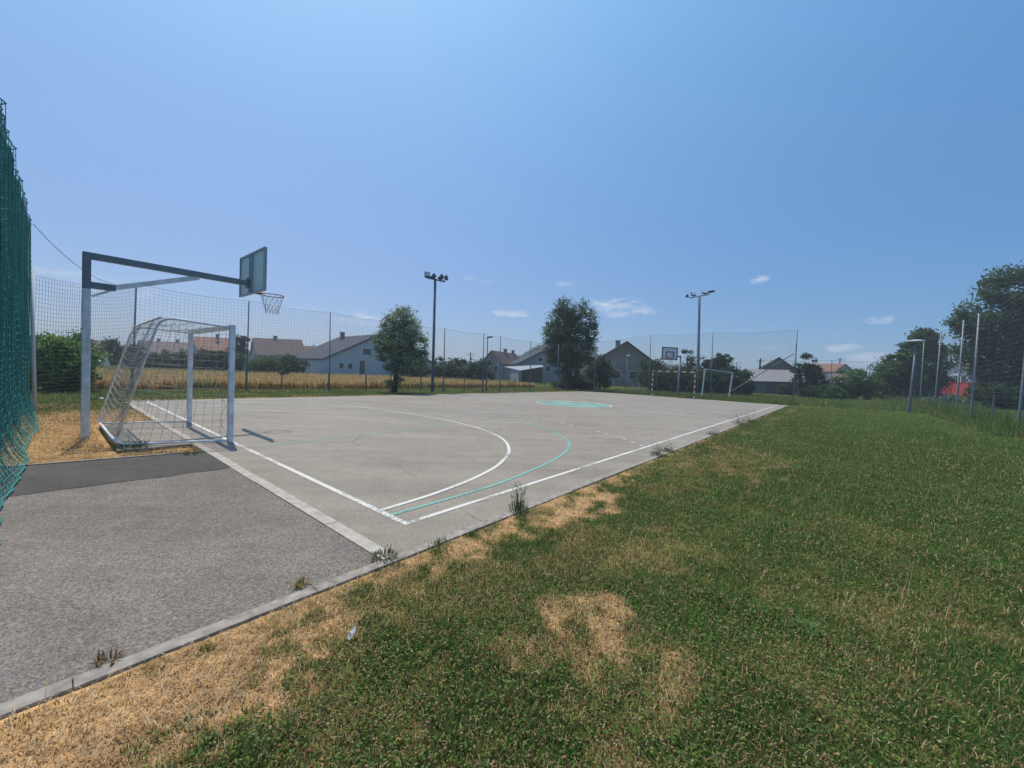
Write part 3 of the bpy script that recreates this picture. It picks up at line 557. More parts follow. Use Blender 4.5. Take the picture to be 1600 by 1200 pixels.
def trunk_mb(base, top, r0, targets, seed):
    r = random.Random(seed); m = MB(); base = np.array(base, float); top = np.array(top, float)
    pts = [base+np.array([0, 0, -.1])]+[base+(top-base)*t+np.array([r.uniform(-.06, .06)*r0*8, r.uniform(-.06, .06)*r0*8, 0]) for t in (.2, .4, .6, .8)]+[top]
    m.tube(pts, [r0*1.35, r0, r0*.85, r0*.65, r0*.45, r0*.15], 8)
    for t in targets:
        t = np.array(t, float); s = base+(top-base)*r.uniform(.25, .7); mid = (s+t)/2+np.array([0, 0, .12*np.linalg.norm(t-s)]); m.tube([s, mid, t], [r0*.5, r0*.3, r0*.08], 6)
    return m
def pxblobs(lst, D, dy=.8):
    """(px, py, rx_px, ry_px, depth offset) -> ellipsoids in metres at depth D"""
    out = []
    for px, py, rx, ry, o in lst:
        d = D+o; c = at(px, py, d); k = d/F_PX; out.append((c[0], c[1], c[2], rx*k, rx*k*dy, ry*k))
    return out
def tree(name, label, cat, px, D, blobs, n, size, c0, c1, seed, r0, group=None, fill=True, **kw):
    base = gx(px, D); t = empty(name, base, label, cat, group); B = pxblobs(blobs, D)
    top = np.array(max(B, key=lambda b: b[2])[:3]); m = trunk_mb(base, top, r0, [b[:3] for b in B], seed); m.build('trunk', MT['bark'], t, smooth=True)
    foliage_obj('crown', B, n, size, c0, c1, seed, t, **kw); return t
def bush(name, label, px0, px1, top, D, seed, c0, c1, n=2500, size=None, cat='bush', group=None, zb=0.0, nb=5):
    """rounded shrub from the ground up to row `top`, between two columns"""
    r = random.Random(seed); base = gx((px0+px1)/2, D); t = empty(name, base, label, cat, group); W = (px1-px0)/F_PX*D; H = zof((px0+px1)/2, top, D); out = []
    for i in range(nb):
        u = (i+.5)/nb; x = (u-.5)*W; hh = H*(r.uniform(.72, 1.0) if i != nb//2 else 1.0); rx = W/nb*r.uniform(.75, 1.0)
        out.append((base[0]+x, base[1]+r.uniform(-.3, .3)*rx, hh*.55, rx, min(rx, 2.5), hh*.45)); out.append((base[0]+x+r.uniform(-.3, .3)*rx, base[1], hh*.25, rx*.95, min(rx, 2.2), hh*.3))
    foliage_obj('foliage', out, n, size or max(.05, .0032*D), c0, c1, seed, t, sig=.26)
    m = MB()
    for i in range(3):
        e = out[r.randrange(len(out))]; m.tube([base+np.array([r.uniform(-.2, .2), 0, -.05]), (e[0], e[1], e[2])], [.05, .015], 5)
    m.build('stem', MT['bark'], t); return t
DG = (.034, .062, .026); MG = (.085, .145, .050); LG = (.12, .20, .06); SG = (.10, .13, .06); BG = (.11, .185, .05)

# two garden trees beyond the long side of the court
tree('willow_tree', 'loose grey green tree on a short trunk left of the taller mast, behind the court', 'tree', 617, 21.8,
     [(628, 500, 22, 22, 0), (612, 512, 18, 18, .2), (640, 515, 20, 18, -.2), (600, 535, 17, 18, 0), (622, 535, 28, 20, 0), (650, 537, 17, 20, .3), (606, 555, 18, 12, 0), (635, 556, 30, 14, 0), (620, 573, 24, 10, 0), (657, 556, 10, 12, 0), (590, 545, 8, 16, 0), (617, 596, 13, 9, 0)],
     21000, .050, (.05, .085, .045), (.42, .52, .33), 11, .13, elong=2.4, sig=.24)
tree('broadleaf_tree', 'tall dense dark tree with an egg shaped crown between the two floodlight masts', 'tree', 889, 37,
     [(893, 485, 24, 22, 0), (878, 500, 22, 22, .3), (908, 500, 22, 22, -.3), (868, 520, 22, 20, 0), (893, 520, 30, 26, 0), (917, 520, 18, 20, 0), (866, 540, 18, 16, 0), (893, 545, 34, 20, 0), (918, 540, 14, 14, 0), (880, 562, 24, 16, 0), (905, 563, 20, 12, 0), (888, 582, 18, 12, 0)],
     27000, .095, DG, (.16, .24, .11), 12, .30, elong=1.8, sig=.20)
# trees on the right
tree('tall_tree', 'huge dark tree filling the right edge above the wire fence', 'tree', 1600, 40,
     [(1600, 450, 55, 34, 0), (1560, 470, 40, 34, 0), (1535, 505, 40, 30, 0), (1515, 498, 22, 16, 0), (1580, 520, 60, 40, 0), (1640, 500, 50, 50, 0), (1540, 555, 45, 24, 0), (1532, 552, 24, 14, 0), (1590, 575, 55, 30, 0), (1575, 600, 42, 18, 0), (1640, 580, 40, 40, 0)],
     35000, .17, DG, (.15, .22, .10), 13, .40, sig=.15)
tree('oak_tree', 'broad dark tree left of the white house, behind the right hand fence', 'tree', 1440, 46,
     [(1443, 530, 20, 15, 0), (1455, 550, 20, 14, 0), (1425, 550, 18, 16, 0), (1440, 570, 32, 18, 0), (1405, 568, 22, 16, 0), (1450, 592, 26, 16, 0), (1415, 592, 30, 16, 0), (1385, 585, 18, 14, 0)],
     24000, .16, DG, (.16, .25, .10), 14, .3, sig=.2)
tree('plum_tree', 'rounded garden tree right of the barn with the corrugated roof', 'tree', 1265, 47,
     [(1263, 565, 13, 14, 0), (1250, 575, 12, 10, 0), (1272, 583, 16, 12, 0), (1255, 595, 16, 12, 0), (1280, 600, 14, 12, 0), (1268, 612, 20, 8, 0)], 9000, .13, DG, (.06, .095, .045), 15, .12)
tree('young_tree', 'thin open tree beside the upper part of the right mast', 'tree', 1078, 48,
     [(1074, 552, 9, 6, 0), (1085, 562, 12, 9, 0), (1070, 575, 14, 8, 0), (1090, 582, 14, 10, 0)], 2200, .12, DG, MG, 16, .1, sig=.35)
tree('apple_tree', 'leafy low tree right of the right mast behind the far net', 'tree', 1122, 46,
     [(1130, 562, 13, 10, 0), (1112, 570, 12, 9, 0), (1125, 578, 22, 10, 0), (1108, 588, 16, 10, 0)], 6500, .12, DG, (.06, .10, .045), 17, .12)
tree('walnut_tree', 'bright green rounded tree left of the brown gabled house', 'tree', 938, 41,
     [(938, 568, 15, 11, 0), (928, 580, 15, 11, 0), (948, 583, 14, 13, 0), (940, 595, 17, 11, 0)], 7500, .10, DG, (.12, .18, .06), 18, .12)
tree('grey_poplar', 'pale feathery tree behind the wheat left of the brown roofs', 'tree', 376, 62,
     [(375, 535, 11, 12, 0), (383, 528, 6, 9, 0), (372, 552, 14, 12, 0), (380, 567, 16, 10, 0)], 5500, .16, (.05, .07, .05), (.09, .12, .09), 19, .15)
tree('pear_tree', 'small pale green sapling at the edge of the wheat near the white house', 'tree', 449, 33,
     [(449, 571, 6, 7, 0), (446, 582, 8, 7, 0), (452, 592, 8, 7, 0)], 2000, .075, MG, BG, 20, .04)
for i, (nm, lab, a) in enumerate([
    ('fig_bush', 'big leafy green bush next to the green net at the left edge', (30, 128, 516, 14.6)),
    ('round_bush', 'dark round bush behind the big leafy one at the left', (105, 146, 519, 32)),
    ('garden_bush', 'dark shrubs in front of the small roof at the far left of the wheat', (142, 182, 556, 55)),
    ('hazel_bush', 'tall shrub seen through the back of the near goal', (165, 222, 530, 58)),
    ('hedge_bush', 'low shrubs in front of the long orange roof, seen through the goal', (205, 262, 553, 52)),
    ('elder_bush', 'wide green shrub below the orange roof, seen between the goal posts', (250, 322, 549, 54)),
    ('laurel_bush', 'dense shrub right of the near goal post at the far edge of the wheat', (315, 372, 546, 52)),
    ('privet_bush', 'light green shrub below the brown roof beyond the wheat', (392, 436, 553, 50)),
    ('hawthorn_bush', 'darker shrub left of the white walled house', (430, 476, 556, 52)),
    ('thicket', 'long row of dense shrubs right of the left mast', (636, 718, 558, 46)),
    ('brush', 'lower row of shrubs left of the grey lamp, beyond the wheat', (715, 765, 561, 52)),
    ('cedar_bush', 'dark bush to the right of the brown gabled house', (1003, 1046, 560, 52)),
    ('lilac_bush', 'dark undergrowth behind the striped goal', (1015, 1100, 573, 41)),
    ('bramble', 'dark undergrowth behind the far net left of the barn', (1090, 1178, 574, 41)),
    ('ivy_bush', 'small dark shrub in front of the barn wall', (1222, 1240, 599, 49)),
    ('green_bush', 'bright bush in front of the clay tiled shed', (1310, 1366, 574, 44)),
    ('vine_bush', 'low bright bush under the clay tiled shed', (1288, 1318, 603, 40)),
    ('nettle_bush', 'weedy shrub at the left end of the right hand fence', (1255, 1292, 604, 41)),
    ('dogwood_bush', 'dark bushes behind the fence poles left of the nearer right lamp', (1360, 1412, 563, 52)),
    ('blackthorn_bush', 'dark hedge behind the fence poles right of the nearer right lamp', (1405, 1470, 598, 45)),
    ('rose_bush', 'pale flowering weeds in front of the red container', (1455, 1535, 619, 33)),
    ('holly_bush', 'dark hedge below the huge right tree', (1520, 1680, 598, 33)),
    ('under_bush', 'dark low bush at the foot of the dense tree', (868, 926, 588, 39))]):
    c = {0: ((.09, .15, .05), (.26, .40, .12)), 15: (MG, BG), 16: (MG, BG), 7: (MG, LG), 5: (DG, LG), 20: (MG, (.30, .34, .26))}.get(i, (DG, MG)); D = a[3]
    k = 9000 if i == 0 else int(1800+ (a[1]-a[0])*70); bush(nm, lab, *a, 100+i, c[0], c[1], n=k, size=(.085 if i == 0 else None), nb=(4 if i == 0 else max(3, int((a[1]-a[0])/12))))

def far_growth():
    parts = []; r = np.random.default_rng(5)
    for px in range(-500, 2200, 14):
        D = r.uniform(115, 150); b = gx(px, D); h = r.uniform(2.6, 5.0)*(1.25 if px > 1300 else 1); w = r.uniform(2.5, 4.5)
        parts.append(leafcloud([(b[0], b[1], h*.5, w, 2, h*.5)], 330, .55, DG, MG, int(px)+900, sig=.3))
    V, I, S, C = combine(parts); o = link('far_treeline', arrmesh('far_treeline', V, I, S, MT['leaf'], C)); tag(o, 'distant low line of trees and hedges behind the village', 'trees', kind='stuff')
far_growth()
def hill():
    xs = np.linspace(-33, 180, 120); ys = np.linspace(236, 350, 50); X, Y = np.meshgrid(xs, ys)
    # crest seen between the grey roofed house and the dense tree
    px = 800+F_PX*X/Y; H = 31*np.exp(-((px-862)/62)**2)+17*np.exp(-((px-960)/120)**2)+9*np.exp(-((px-1120)/150)**2); Z = H*.55*np.clip(1-((Y-275)/41)**2, -.1, 1)+(fbm(X, Y, .12, 3)-.5)*2.2*(H > 3)-1
    V = np.stack([X, Y, Z], -1).reshape(-1, 3); h, w = X.shape; i = np.arange(h-1)[:, None]*w+np.arange(w-1)[None]; I = np.stack([i, i+1, i+1+w, i+w], -1).ravel(); C = np.tile(np.array([.045, .07, .045]), (len(V), 1))
    o = link('hill', arrmesh('hill', V, I, np.arange(0, len(I), 4), MT['soil'], C)); tag(o, kind='structure')
    sel = rng.choice(len(V), 2400, p=(lambda q: q/q.sum())(np.clip(V[:, 2]-1, 0, None)+1e-6)); parts = []
    P = V[sel]; n = 16; Q = (P[:, None]+rng.normal(size=(len(P), n, 3))*np.array([1.3, 1.3, 1.0])+np.array([0, 0, .8])).reshape(-1, 3); k = len(Q)
    ex = rng.normal(size=(k, 3)); ex /= np.linalg.norm(ex, axis=1)[:, None]; ey = np.cross(ex, rng.normal(size=(k, 3))); ey /= np.linalg.norm(ey, axis=1)[:, None]; s = .6
    VV = np.stack([Q-ex*s, Q+ey*s, Q+ex*s, Q-ey*s], 1).reshape(-1, 3); w = np.repeat(rng.random(len(P)), n)[:, None]; C = np.array([.045, .070, .040])*(1-w)+np.array([.075, .11, .06])*w
    o = link('hill_wood', arrmesh('hill_wood', VV, np.arange(4*k), np.arange(0, 4*k, 4), MT['leaf'], np.repeat(C, 4, 0))); tag(o, 'far wooded crest of the hill above the roofs', 'woods', kind='stuff')
hill()

# ---------------------------------------------------------------- buildings
def house(name, label, e1, e2, apy, V, wall, roof, over=.35, windows=(), chimneys=(), zb=0.0, cat='house', rt=.16):
    """gable triangle between eaves e1, e2 = (px,py,depth); apex row apy; V = ridge direction in metres"""
    P1 = at(*e1); P2 = at(*e2); zc = (P1[2]+P2[2])/2; P1[2] = P2[2] = zc; mid = (P1+P2)/2; dm = (e1[2]+e2[2])/2; mid[2] = zof((e1[0]+e2[0])/2, apy, dm); V = np.array([V[0], V[1], 0.0])
    base = (P1+P2)/2; base = np.array([base[0], base[1], zb]); t = empty(name, base, label, cat)
    Bq = lambda p: np.array([p[0], p[1], zb-.3]); m = MB(); pts = [Bq(P1), Bq(P2), P2, mid, P1]; n = 5
    m.poly(pts+[p+V for p in pts], [(0, 1, 2, 3, 4), (9, 8, 7, 6, 5), (0, 4, 9, 5), (1, 6, 7, 2)]); m.build('wall', wall, t)
    vd = V/np.linalg.norm(V); A = mid-vd*over; m = MB(); up = np.array([0, 0, rt])
    for P in (P1, P2):
        d = (P-mid); d = d/np.linalg.norm(d); E = P+d*over-vd*over; W = V+vd*2*over; lift = np.array([0, 0, .03])
        q = [A+lift, E+lift, E+W+lift, A+W+lift]; m.poly(q+[p+up for p in q], [(0, 1, 2, 3), (7, 6, 5, 4), (0, 4, 5, 1), (1, 5, 6, 2), (2, 6, 7, 3), (3, 7, 4, 0)])
    ro = m.build('roof', roof, t)
    for u, side, w in chimneys:                                     # along ridge, offset toward e1 (-) or e2 (+)
        c = mid+V*u+(P2-P1)*side*.5; c[2] = mid[2]; w *= .72; m = MB(); m.box(c+np.array([0, 0, .15]), (w/2, 0, 0), (0, w/2, 0), (0, 0, .55)); m.box(c+np.array([0, 0, .75]), (w*.62, 0, 0), (0, w*.62, 0), (0, 0, .05)); ch = m.build('chimney', MT['w_brown'], ro)
    hd = (P2-P1); hd[2] = 0; Lh = np.linalg.norm(hd); hd /= Lh; nrm = np.array([hd[1], -hd[0], 0]); nrm = nrm if nrm@V < 0 else -nrm
    for face, u, z, w, h in windows:                                # face 'g' gable / '1','2' long sides
        if face == 'g': c = P1+hd*Lh*u; nn = nrm; tt = hd
        else:
            Q = P1 if face == '1' else P2; c = Q+V*u; tt = vd; nn = np.cross(vd, [0, 0, 1.0]); nn = nn if nn@(Q-mid) > 0 else -nn
        c = np.array([c[0], c[1], zb+z]); m = MB()
        for q, a_, b_ in ((tt*w/2, .05, h/2+.05), (-tt*w/2, .05, h/2+.05)): m.box(c+q+nn*.03, tt*a_, nn*.05, (0, 0, b_))
        for q in (h/2, -h/2): m.box(c+np.array([0, 0, q])+nn*.035, tt*(w/2-.051), nn*.045, (0, 0, .05))
        wn = m.build('window', MT['w_white'], t); m = MB(); m.box(c+nn*.02, tt*(w/2-.05), nn*.015, (0, 0, h/2-.05)); m.build('pane', MT['glass'], wn)
    return t
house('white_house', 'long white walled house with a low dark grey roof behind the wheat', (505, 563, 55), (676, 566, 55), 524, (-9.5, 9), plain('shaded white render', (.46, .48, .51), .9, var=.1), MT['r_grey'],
      windows=[('g', .17, 1.3, .7, .9), ('g', .25, 1.3, .7, .9), ('g', .40, 3.4, 1.3, 1.0), ('g', .36, 1.2, .9, 2.0)], chimneys=[(.75, -.12, .7)])
house('brown_house', 'wide house with a dull brown tiled roof and a chimney left of the white house', (401, 555, 84), (392, 555, 94), 529, (10.5, 0), MT['w_grey'], MT['r_brown'], windows=[('1', .3, 2, 1.2, 1.1), ('1', .7, 2, 1.2, 1.1)], chimneys=[(.46, 0, .8)])
house('small_house', 'smaller brown roofed house between the wide one and the white house', (462, 556, 90), (454, 556, 98), 541, (4.6, 0), MT['w_grey'], MT['r_brown'], windows=[('1', .5, 2, 1.2, 1.1)], chimneys=[(.25, 0, .7)])
house('orange_house', 'house with a bright orange roof seen between the near goal posts', (309, 548, 78), (299, 548, 86), 527, (6.6, .5), MT['w_grey'], MT['r_red'], windows=[('1', .3, 2, 1.2, 1.1), ('1', .7, 2, 1.2, 1.1)], chimneys=[(.65, -.3, .6)])
house('clay_house', 'long low clay roof seen through the net of the near goal', (222, 552, 84), (214, 552, 94), 533, (11.5, 1), MT['w_white'], MT['r_old'], windows=[('1', .2, 2, 1.2, 1.1), ('1', .6, 2, 1.2, 1.1)], chimneys=[(.35, 0, .6), (.7, 0, .6)])
house('old_house', 'small house with a faded brown roof right of the basketball post', (147, 549, 66), (140, 549, 72), 534, (2.9, 1), MT['w_block'], MT['r_old'], windows=[('1', .5, 1.6, .9, .9)])
house('gabled_house', 'grey house with a brown roof right of the grey lamp behind the wheat', (753, 567, 72), (784, 568, 70), 549, (4.2, 9), MT['w_grey'], MT['r_brown'], windows=[('g', .35, 3.1, .9, .8), ('g', .72, 1.9, 1.0, 1.2), ('2', .4, 1.8, 1.0, 1.0)], chimneys=[(.5, .1, .9), (.9, .0, .8)])
house('village_house', 'grey gable house left of the dense dark tree', (811, 569, 62), (884, 570, 62), 549, (-1.5, 9), MT['w_grey'], MT['r_grey'], windows=[('g', .30, 2.2, .8, .9), ('g', .62, 2.2, .8, .9), ('g', .45, 3.6, .8, .7)])
house('veranda_house', 'brown gabled house with a veranda between the dense tree and the far backboard', (936, 560, 60), (1019, 566, 60), 535, (1.2, 9), MT['w_brown'], MT['r_brown'], over=.6, windows=[('g', .35, 1.7, 1.2, 1.3), ('g', .65, 1.7, 1.2, 1.3), ('g', .2, 3.4, .7, .8)], chimneys=[(.7, -.12, .9)])
def veranda():
    t = bpy.data.objects['veranda_house']; m = MB(); D = 57
    for y, th in ((562, .12), (566, .12)): m.bar(at(961, y, D), at(1001, y+1.5, D), .12, th)
    for x in (961, 981, 1001): p = at(x, 562, D); m.bar((p[0], p[1], -.1), p, .14, .14)
    m.build('veranda', MT['w_grey'], t)
veranda()
house('barn', 'brown gabled barn above the corrugated lean-to roof, right of the far net', (1189, 578, 56), (1243, 575, 56), 560, (4.0, 7), MT['w_brown'], MT['r_brown'], windows=[('g', .45, 2.6, .9, 1.0)], cat='barn')
def lean_to():
    D = 51.5; t = empty('lean_to_shed', gx(1215, D), 'shed with a pale corrugated roof in front of the brown barn', 'shed'); m = MB()
    a1, a2 = at(1169, 577.5, D+3.6), at(1257, 579.5, D+3.6); b1, b2 = at(1169, 596, D), at(1259, 598, D); up = np.array([0, 0, .08])
    m.poly([a1, a2, b2, b1, a1+up, a2+up, b2+up, b1+up], [(0, 1, 2, 3), (7, 6, 5, 4), (0, 4, 5, 1), (1, 5, 6, 2), (2, 6, 7, 3), (3, 7, 4, 0)]); m.build('roof', MT['corr'], t)
    m = MB(); m.poly([b1+np.array([.15, .25, -.05]), b2+np.array([-.15, .25, -.05]), (b2[0]-.15, b2[1]+.25, -.3), (b1[0]+.15, b1[1]+.25, -.3)]+[q+np.array([0, 3.1, .4]) for q in (b1+np.array([.15, 0, -.05]), b2+np.array([-.15, 0, -.05]))]+[np.array([b2[0]-.15, b2[1]+3.1, -.3]), np.array([b1[0]+.15, b1[1]+3.1, -.3])], [(0, 1, 2, 3), (4, 5, 6, 7), (0, 3, 7, 4), (1, 2, 6, 5)]); m.build('wall', MT['w_block'], t)
    m = MB(); c = at(1205, 606, D+.15); m.box((c[0], c[1], .8), (.45, 0, 0), (0, .08, 0), (0, 0, .85)); m.build('door', MT['wood'], t)
lean_to()
house('far_orange_house', 'house with an orange roof showing above the clay tiled shed', (1303, 582, 88), (1332, 580, 88), 569.5, (-3.2, 5), MT['w_grey'], MT['r_red'], windows=[('g', .5, 3.9, .9, .9)])
def clay_shed():
    D = 60; t = empty('clay_shed', gx(1306, D), 'shed of two stepped clay tile roofs behind the bright bush', 'shed'); m = MB(); up = np.array([0, 0, .12])
    for x0, x1, y0, y1, d in ((1292, 1324, 585, 592, D+2), (1285, 1319, 593, 599.5, D)):
        q = [at(x0+3, y0, d+2), at(x1, y0, d+2), at(x1, y1, d), at(x0, y1, d)]; m.poly(q+[p+up for p in q], [(0, 1, 2, 3), (7, 6, 5, 4), (0, 4, 5, 1), (1, 5, 6, 2), (2, 6, 7, 3), (3, 7, 4, 0)])
    m.build('roof', MT['r_old'], t); m = MB(); p = at(1303, 600, D+.6); w = 1.4; z = at(1303, 598, D)[2]; m.box((p[0], p[1]+1, z/2-.1), (w, 0, 0), (0, 1, 0), (0, 0, z/2-.02)); m.build('wall', MT['wood'], t)
clay_shed()
house('pale_house', 'white house with a shallow brown roof above the red container', (1464, 580.5, 64.4), (1516, 582, 59.7), 569.5, (9, 1.5), MT['w_white'], MT['r_brown'], windows=[('g', .28, 3.3, .9, 1.1), ('g', .52, 3.3, .7, 1.1), ('g', .60, 3.3, .7, 1.1), ('g', .85, 3.3, .8, 1.1)])
def container():
    D = 54; t = empty('red_container', gx(1492, D), 'red steel container standing in front of the white house', 'container'); p0 = gx(1463, D); p1 = gx(1523, D); z = zof(1490, 596.5, D)
    p0 = gx(1463, 57.6); p1 = gx(1523, 52.8); L = np.linalg.norm(p1-p0); u_ = (p1-p0)/L; n_ = np.array([-u_[1], u_[0], 0]); n_ = n_ if n_[0] > 0 else -n_; up = np.array([0, 0, 1.0]); c = (p0+p1)/2
    m = MB(); n = 34
    for k, off in enumerate((0, 2.4)):
        pts = [p0+u_*L*(i/(2*n-1))+n_*(off+(.05 if (i//2) % 2 else 0)) for i in range(2*n)]
        m.poly([q+up*.1 for q in pts]+[q+up*(z-.08) for q in pts], [(i, i+1, i+1+2*n, i+2*n) for i in range(2*n-1)])
    m.box(c+n_*1.2+up*(z-.04), u_*(L/2+.02), n_*1.27, up*.04); m.box(c+n_*1.2+up*.05, u_*(L/2+.02), n_*1.27, up*.05)
    for q in (p0, p1): m.box(q+n_*1.2+up*z/2, u_*.06, n_*1.25, up*(z/2-.05))
    m.build('body', MT['red'], t); m = MB(); m.box(c+u_*.9-n_*.03+up*z/2, u_*.9, n_*.03, up*(z/2-.2)); m.build('door', plain('brighter red door', (.66, .08, .07), .5), t)
container()
def open_shed():
    D = 55; t = empty('open_shed', gx(828, D), 'open shed with a pale sheet metal roof left of the dense tree', 'shed'); m = MB(); up = np.array([0, 0, .07])
    q = [at(788, 573.5, D+4), at(846, 571, D+4), at(850, 573.5, D), at(812, 579.5, D)]; m.poly(q+[p+up for p in q], [(0, 1, 2, 3), (7, 6, 5, 4), (0, 4, 5, 1), (1, 5, 6, 2), (2, 6, 7, 3), (3, 7, 4, 0)]); m.build('roof', MT['metal_roof'], t)
    m = MB(); p = at(815, 580, D+3.3); q2 = at(848, 575, D+3.3); m.bar((p[0], p[1], 1.1), (q2[0], q2[1], 1.1), .1, 2.4); m.build('wall', MT['wood'], t)
    for x in (816, 832, 847):
        p = at(x, 578 if x < 830 else 575, D+.2); m = MB(); m.bar((p[0], p[1], -.05), p, .14, .14); m.build('pillar', MT['wood'], t)
open_shed()
# stuff at the far left
def lean_panel():
    D = 50; m = MB(); a, b = at(155, 571, D), at(171, 572, D); c, d = at(166, 557, D+.6), at(153, 557, D+.6); nn = np.array([0, .08, 0]); m.poly([a, b, c, d, a+nn, b+nn, c+nn, d+nn], [(0, 1, 2, 3), (7, 6, 5, 4), (0, 4, 5, 1), (1, 5, 6, 2), (2, 6, 7, 3), (3, 7, 4, 0)])
    o = m.build('board_panel', MT['w_grey'], None, origin=gx(162, D)); tag(o, 'grey sheet leaning against the shrubs right of the basketball post', 'panel')
    m = MB(); p = at(151, 567, D)
    m.tube([p+np.array([-.7, 0, -.25]), p+np.array([-.35, 0, .05]), p+np.array([.3, 0, .1]), p+np.array([.7, 0, -.25])], [.12, .3, .3, .12], 8); o = m.build('white_sack', MT['paper'], None, origin=gx(151, D), smooth=True); tag(o, 'white sack lying by the leaning grey sheet', 'sack')
lean_panel()
# ---------------------------------------------------------------- utility poles and wires
def upole(px, top, D, label):
    b = gx(px, D); t = empty('utility_pole', b, label, 'pole', 'utility poles in the village'); z = zof(px, top, D); m = MB(); m.tube([b, (b[0], b[1], z)], [.16, .11], 8); m.build('pole', MT['bark'], t)
    m = MB(); m.bar((b[0]-.8, b[1], z-.5), (b[0]+.8, b[1], z-.5), .1, .1); m.build('crossarm', MT['bark'], t)
upole(734, 550, 90, 'thin utility pole between the left mast and the grey lamp'); upole(489, 538, 95, 'utility pole at the left end of the white house roof'); upole(1311, 559, 92, 'utility pole rising over the orange roof at the right'); upole(1187, 560, 75, 'utility pole just left of the barn gable')
# ---------------------------------------------------------------- net fences
def vpole(m, base, top, r, n=8): m.tube([np.array(base)+np.array([0, 0, -.1]), np.array(base), np.array(top)], [r, r, r*.9], n)
def polepts(lst):
    out = []
    for a, b, px, py in lst:                                        # foot in the court frame; top seen at (px,py)
        f_ = G(a, b) if a > 100 else AB(a, b, 0); d = (f_-np.array([0, 0, CAM_H]))@FW; tp = at(px, py, d); out.append((f_, tp))
    return out
def net_fence(name, label, poles, cell, r_pole, r_cord, mat_pole, seed, low=None, hz=None, netz=0.05, wire=.008, sag=.10, cordmat=None):
    t = empty(name, poles[0][0], label, 'fence'); rr = np.random.default_rng(seed)
    for f_, tp in poles:
        m = MB(); vpole(m, f_, tp, r_pole); m.build('pole', mat_pole, t, smooth=True)
    lines = []; wires = []
    for (f0, t0), (f1, t1) in zip(poles, poles[1:]):
        L = np.linalg.norm(f1-f0); nu = max(2, int(round(L/cell))); H = (t0[2]+t1[2])/2; nv = int(round((H-netz)/(hz or cell))); nrm = np.cross((f1-f0)/L, [0, 0, 1.0]); ph = rr.uniform(0, 6)
        def P(u, v, f0=f0, f1=f1, t0=t0, t1=t1, nrm=nrm, ph=ph):
            u = np.asarray(u)[:, None]; v = np.asarray(v)[:, None]; bt = f0*(1-u)+f1*u+np.array([0, 0, netz]); tp = t0*(1-u)+t1*u; s = 4*u*(1-u)*sag
            q = bt+(tp-bt)*v; q = q-np.array([0, 0, 1.0])*s*v; q = q+nrm*(.06*np.sin(3*u*math.pi+ph)*np.sin(math.pi*v)); q = q+np.array([0, 0, 1.0])*.03*np.sin(9*u+5*v+ph)*np.sin(math.pi*v); return q
        m_ = 8
        for i in range(nu+1): lines.append(P(np.full(m_, i/nu), np.linspace(0, 1, m_)))
        for j in range(nv): k = 14; lines.append(P(np.linspace(0, 1, k), np.full(k, j/nv)))
        wires.append(P(np.linspace(0, 1, 20), np.ones(20)))
    cord_obj('netting', lines, r_cord, cordmat or MT['cord'], t); cord_obj('top_wire', wires, wire, MT['steel'], t)
    if low:
        for q in low: m = MB(); m.tube([q+np.array([0, 0, -.1]), q+np.array([0, 0, low_h])], [.03, .03], 6); m.build('short_post', mat_pole, t)
        wl = [[q+np.array([0, 0, z]) for q in low] for z in (.05, low_h*.5, low_h*.97)]
        cord_obj('fence_wire', wl, .005, MT['steel'], t)
    return t
low_h = 1.0
side = polepts([(207, 611, 213, 443), (385, 610.5, 389, 470), (514.5, 611, 516, 488), (610, 612.5, 613, 502), (693, 613.5, 695, 513), (754.5, 613, 756, 521), (781, 613, 782, 525.5), (828, 611.5, 829, 533), (871, 609.5, 873, 538), (928, 611.5, 931, 534)])
lowp = [G(px, 611.5+1.5*math.sin((px-500)/120), -.04) for px in (70, 135, 205, 300, 384, 440, 513, 571, 616, 657, 692, 725, 753, 780, 804, 827, 850, 870, 884)]
net_fence('side_net_fence', 'high ball net fence along the wheat on the far long side of the court', side, .14, .032, .0030, MT['steel'], 1, low=lowp, hz=.14)
end = polepts([(928, 612, 931, 534), (1014, 616, 1017, 523), (1110, 622.5, 1114, 520), (1239, 632, 1246, 515)])
ef = net_fence('end_net_fence', 'high ball net fence behind the striped goal at the far end', end, .14, .038, .0036, MT['steel'], 2)
for p, q, lab in ((at(946, 561, 36), AB(9.9, 30.6, .05), 'left'), (at(1240, 553, 27.2), AB(4.0, 30.9, .05), 'right')):
    m = MB(); m.tube([p, q], [.035, .035], 6); m.build('brace', MT['galv'], ef)
# the net's first stretch beside the camera-left posts
lp = polepts([(12.1, -2.3, 52, 350), (207, 611, 213, 443)])
t = empty('corner_net_fence', lp[0][0], 'thin ball net between the green net post and the first pole by the wheat', 'fence'); lines = []; (f0, t0), (f1, t1) = lp
t0b = at(52, 428, (f0-np.array([0, 0, CAM_H]))@FW)
def Pn(u, v):
    u = np.asarray(u)[:, None]; v = np.asarray(v)[:, None]; bt = (f0*(1-u)+f1*u)+np.array([0, 0, .05]); tp = t0b*(1-u)+t1*u-np.array([0, 0, 1])*.2*4*u*(1-u); return bt+(tp-bt)*v+np.array([0, 0, .02])*np.sin(8*u+5*v)
for i in range(52): lines.append(Pn(np.full(8, i/51), np.linspace(0, 1, 8)))
for j in range(31): lines.append(Pn(np.linspace(0, 1, 16), np.full(16, j/30)))
cord_obj('netting', lines, .0032, MT['cord'], t); w = [[t0*(1-u)+t1*u-np.array([0, 0, 1])*.55*4*u*(1-u) for u in np.linspace(0, 1, 24)]]; cord_obj('top_wire', w, .008, MT['steel'], t)
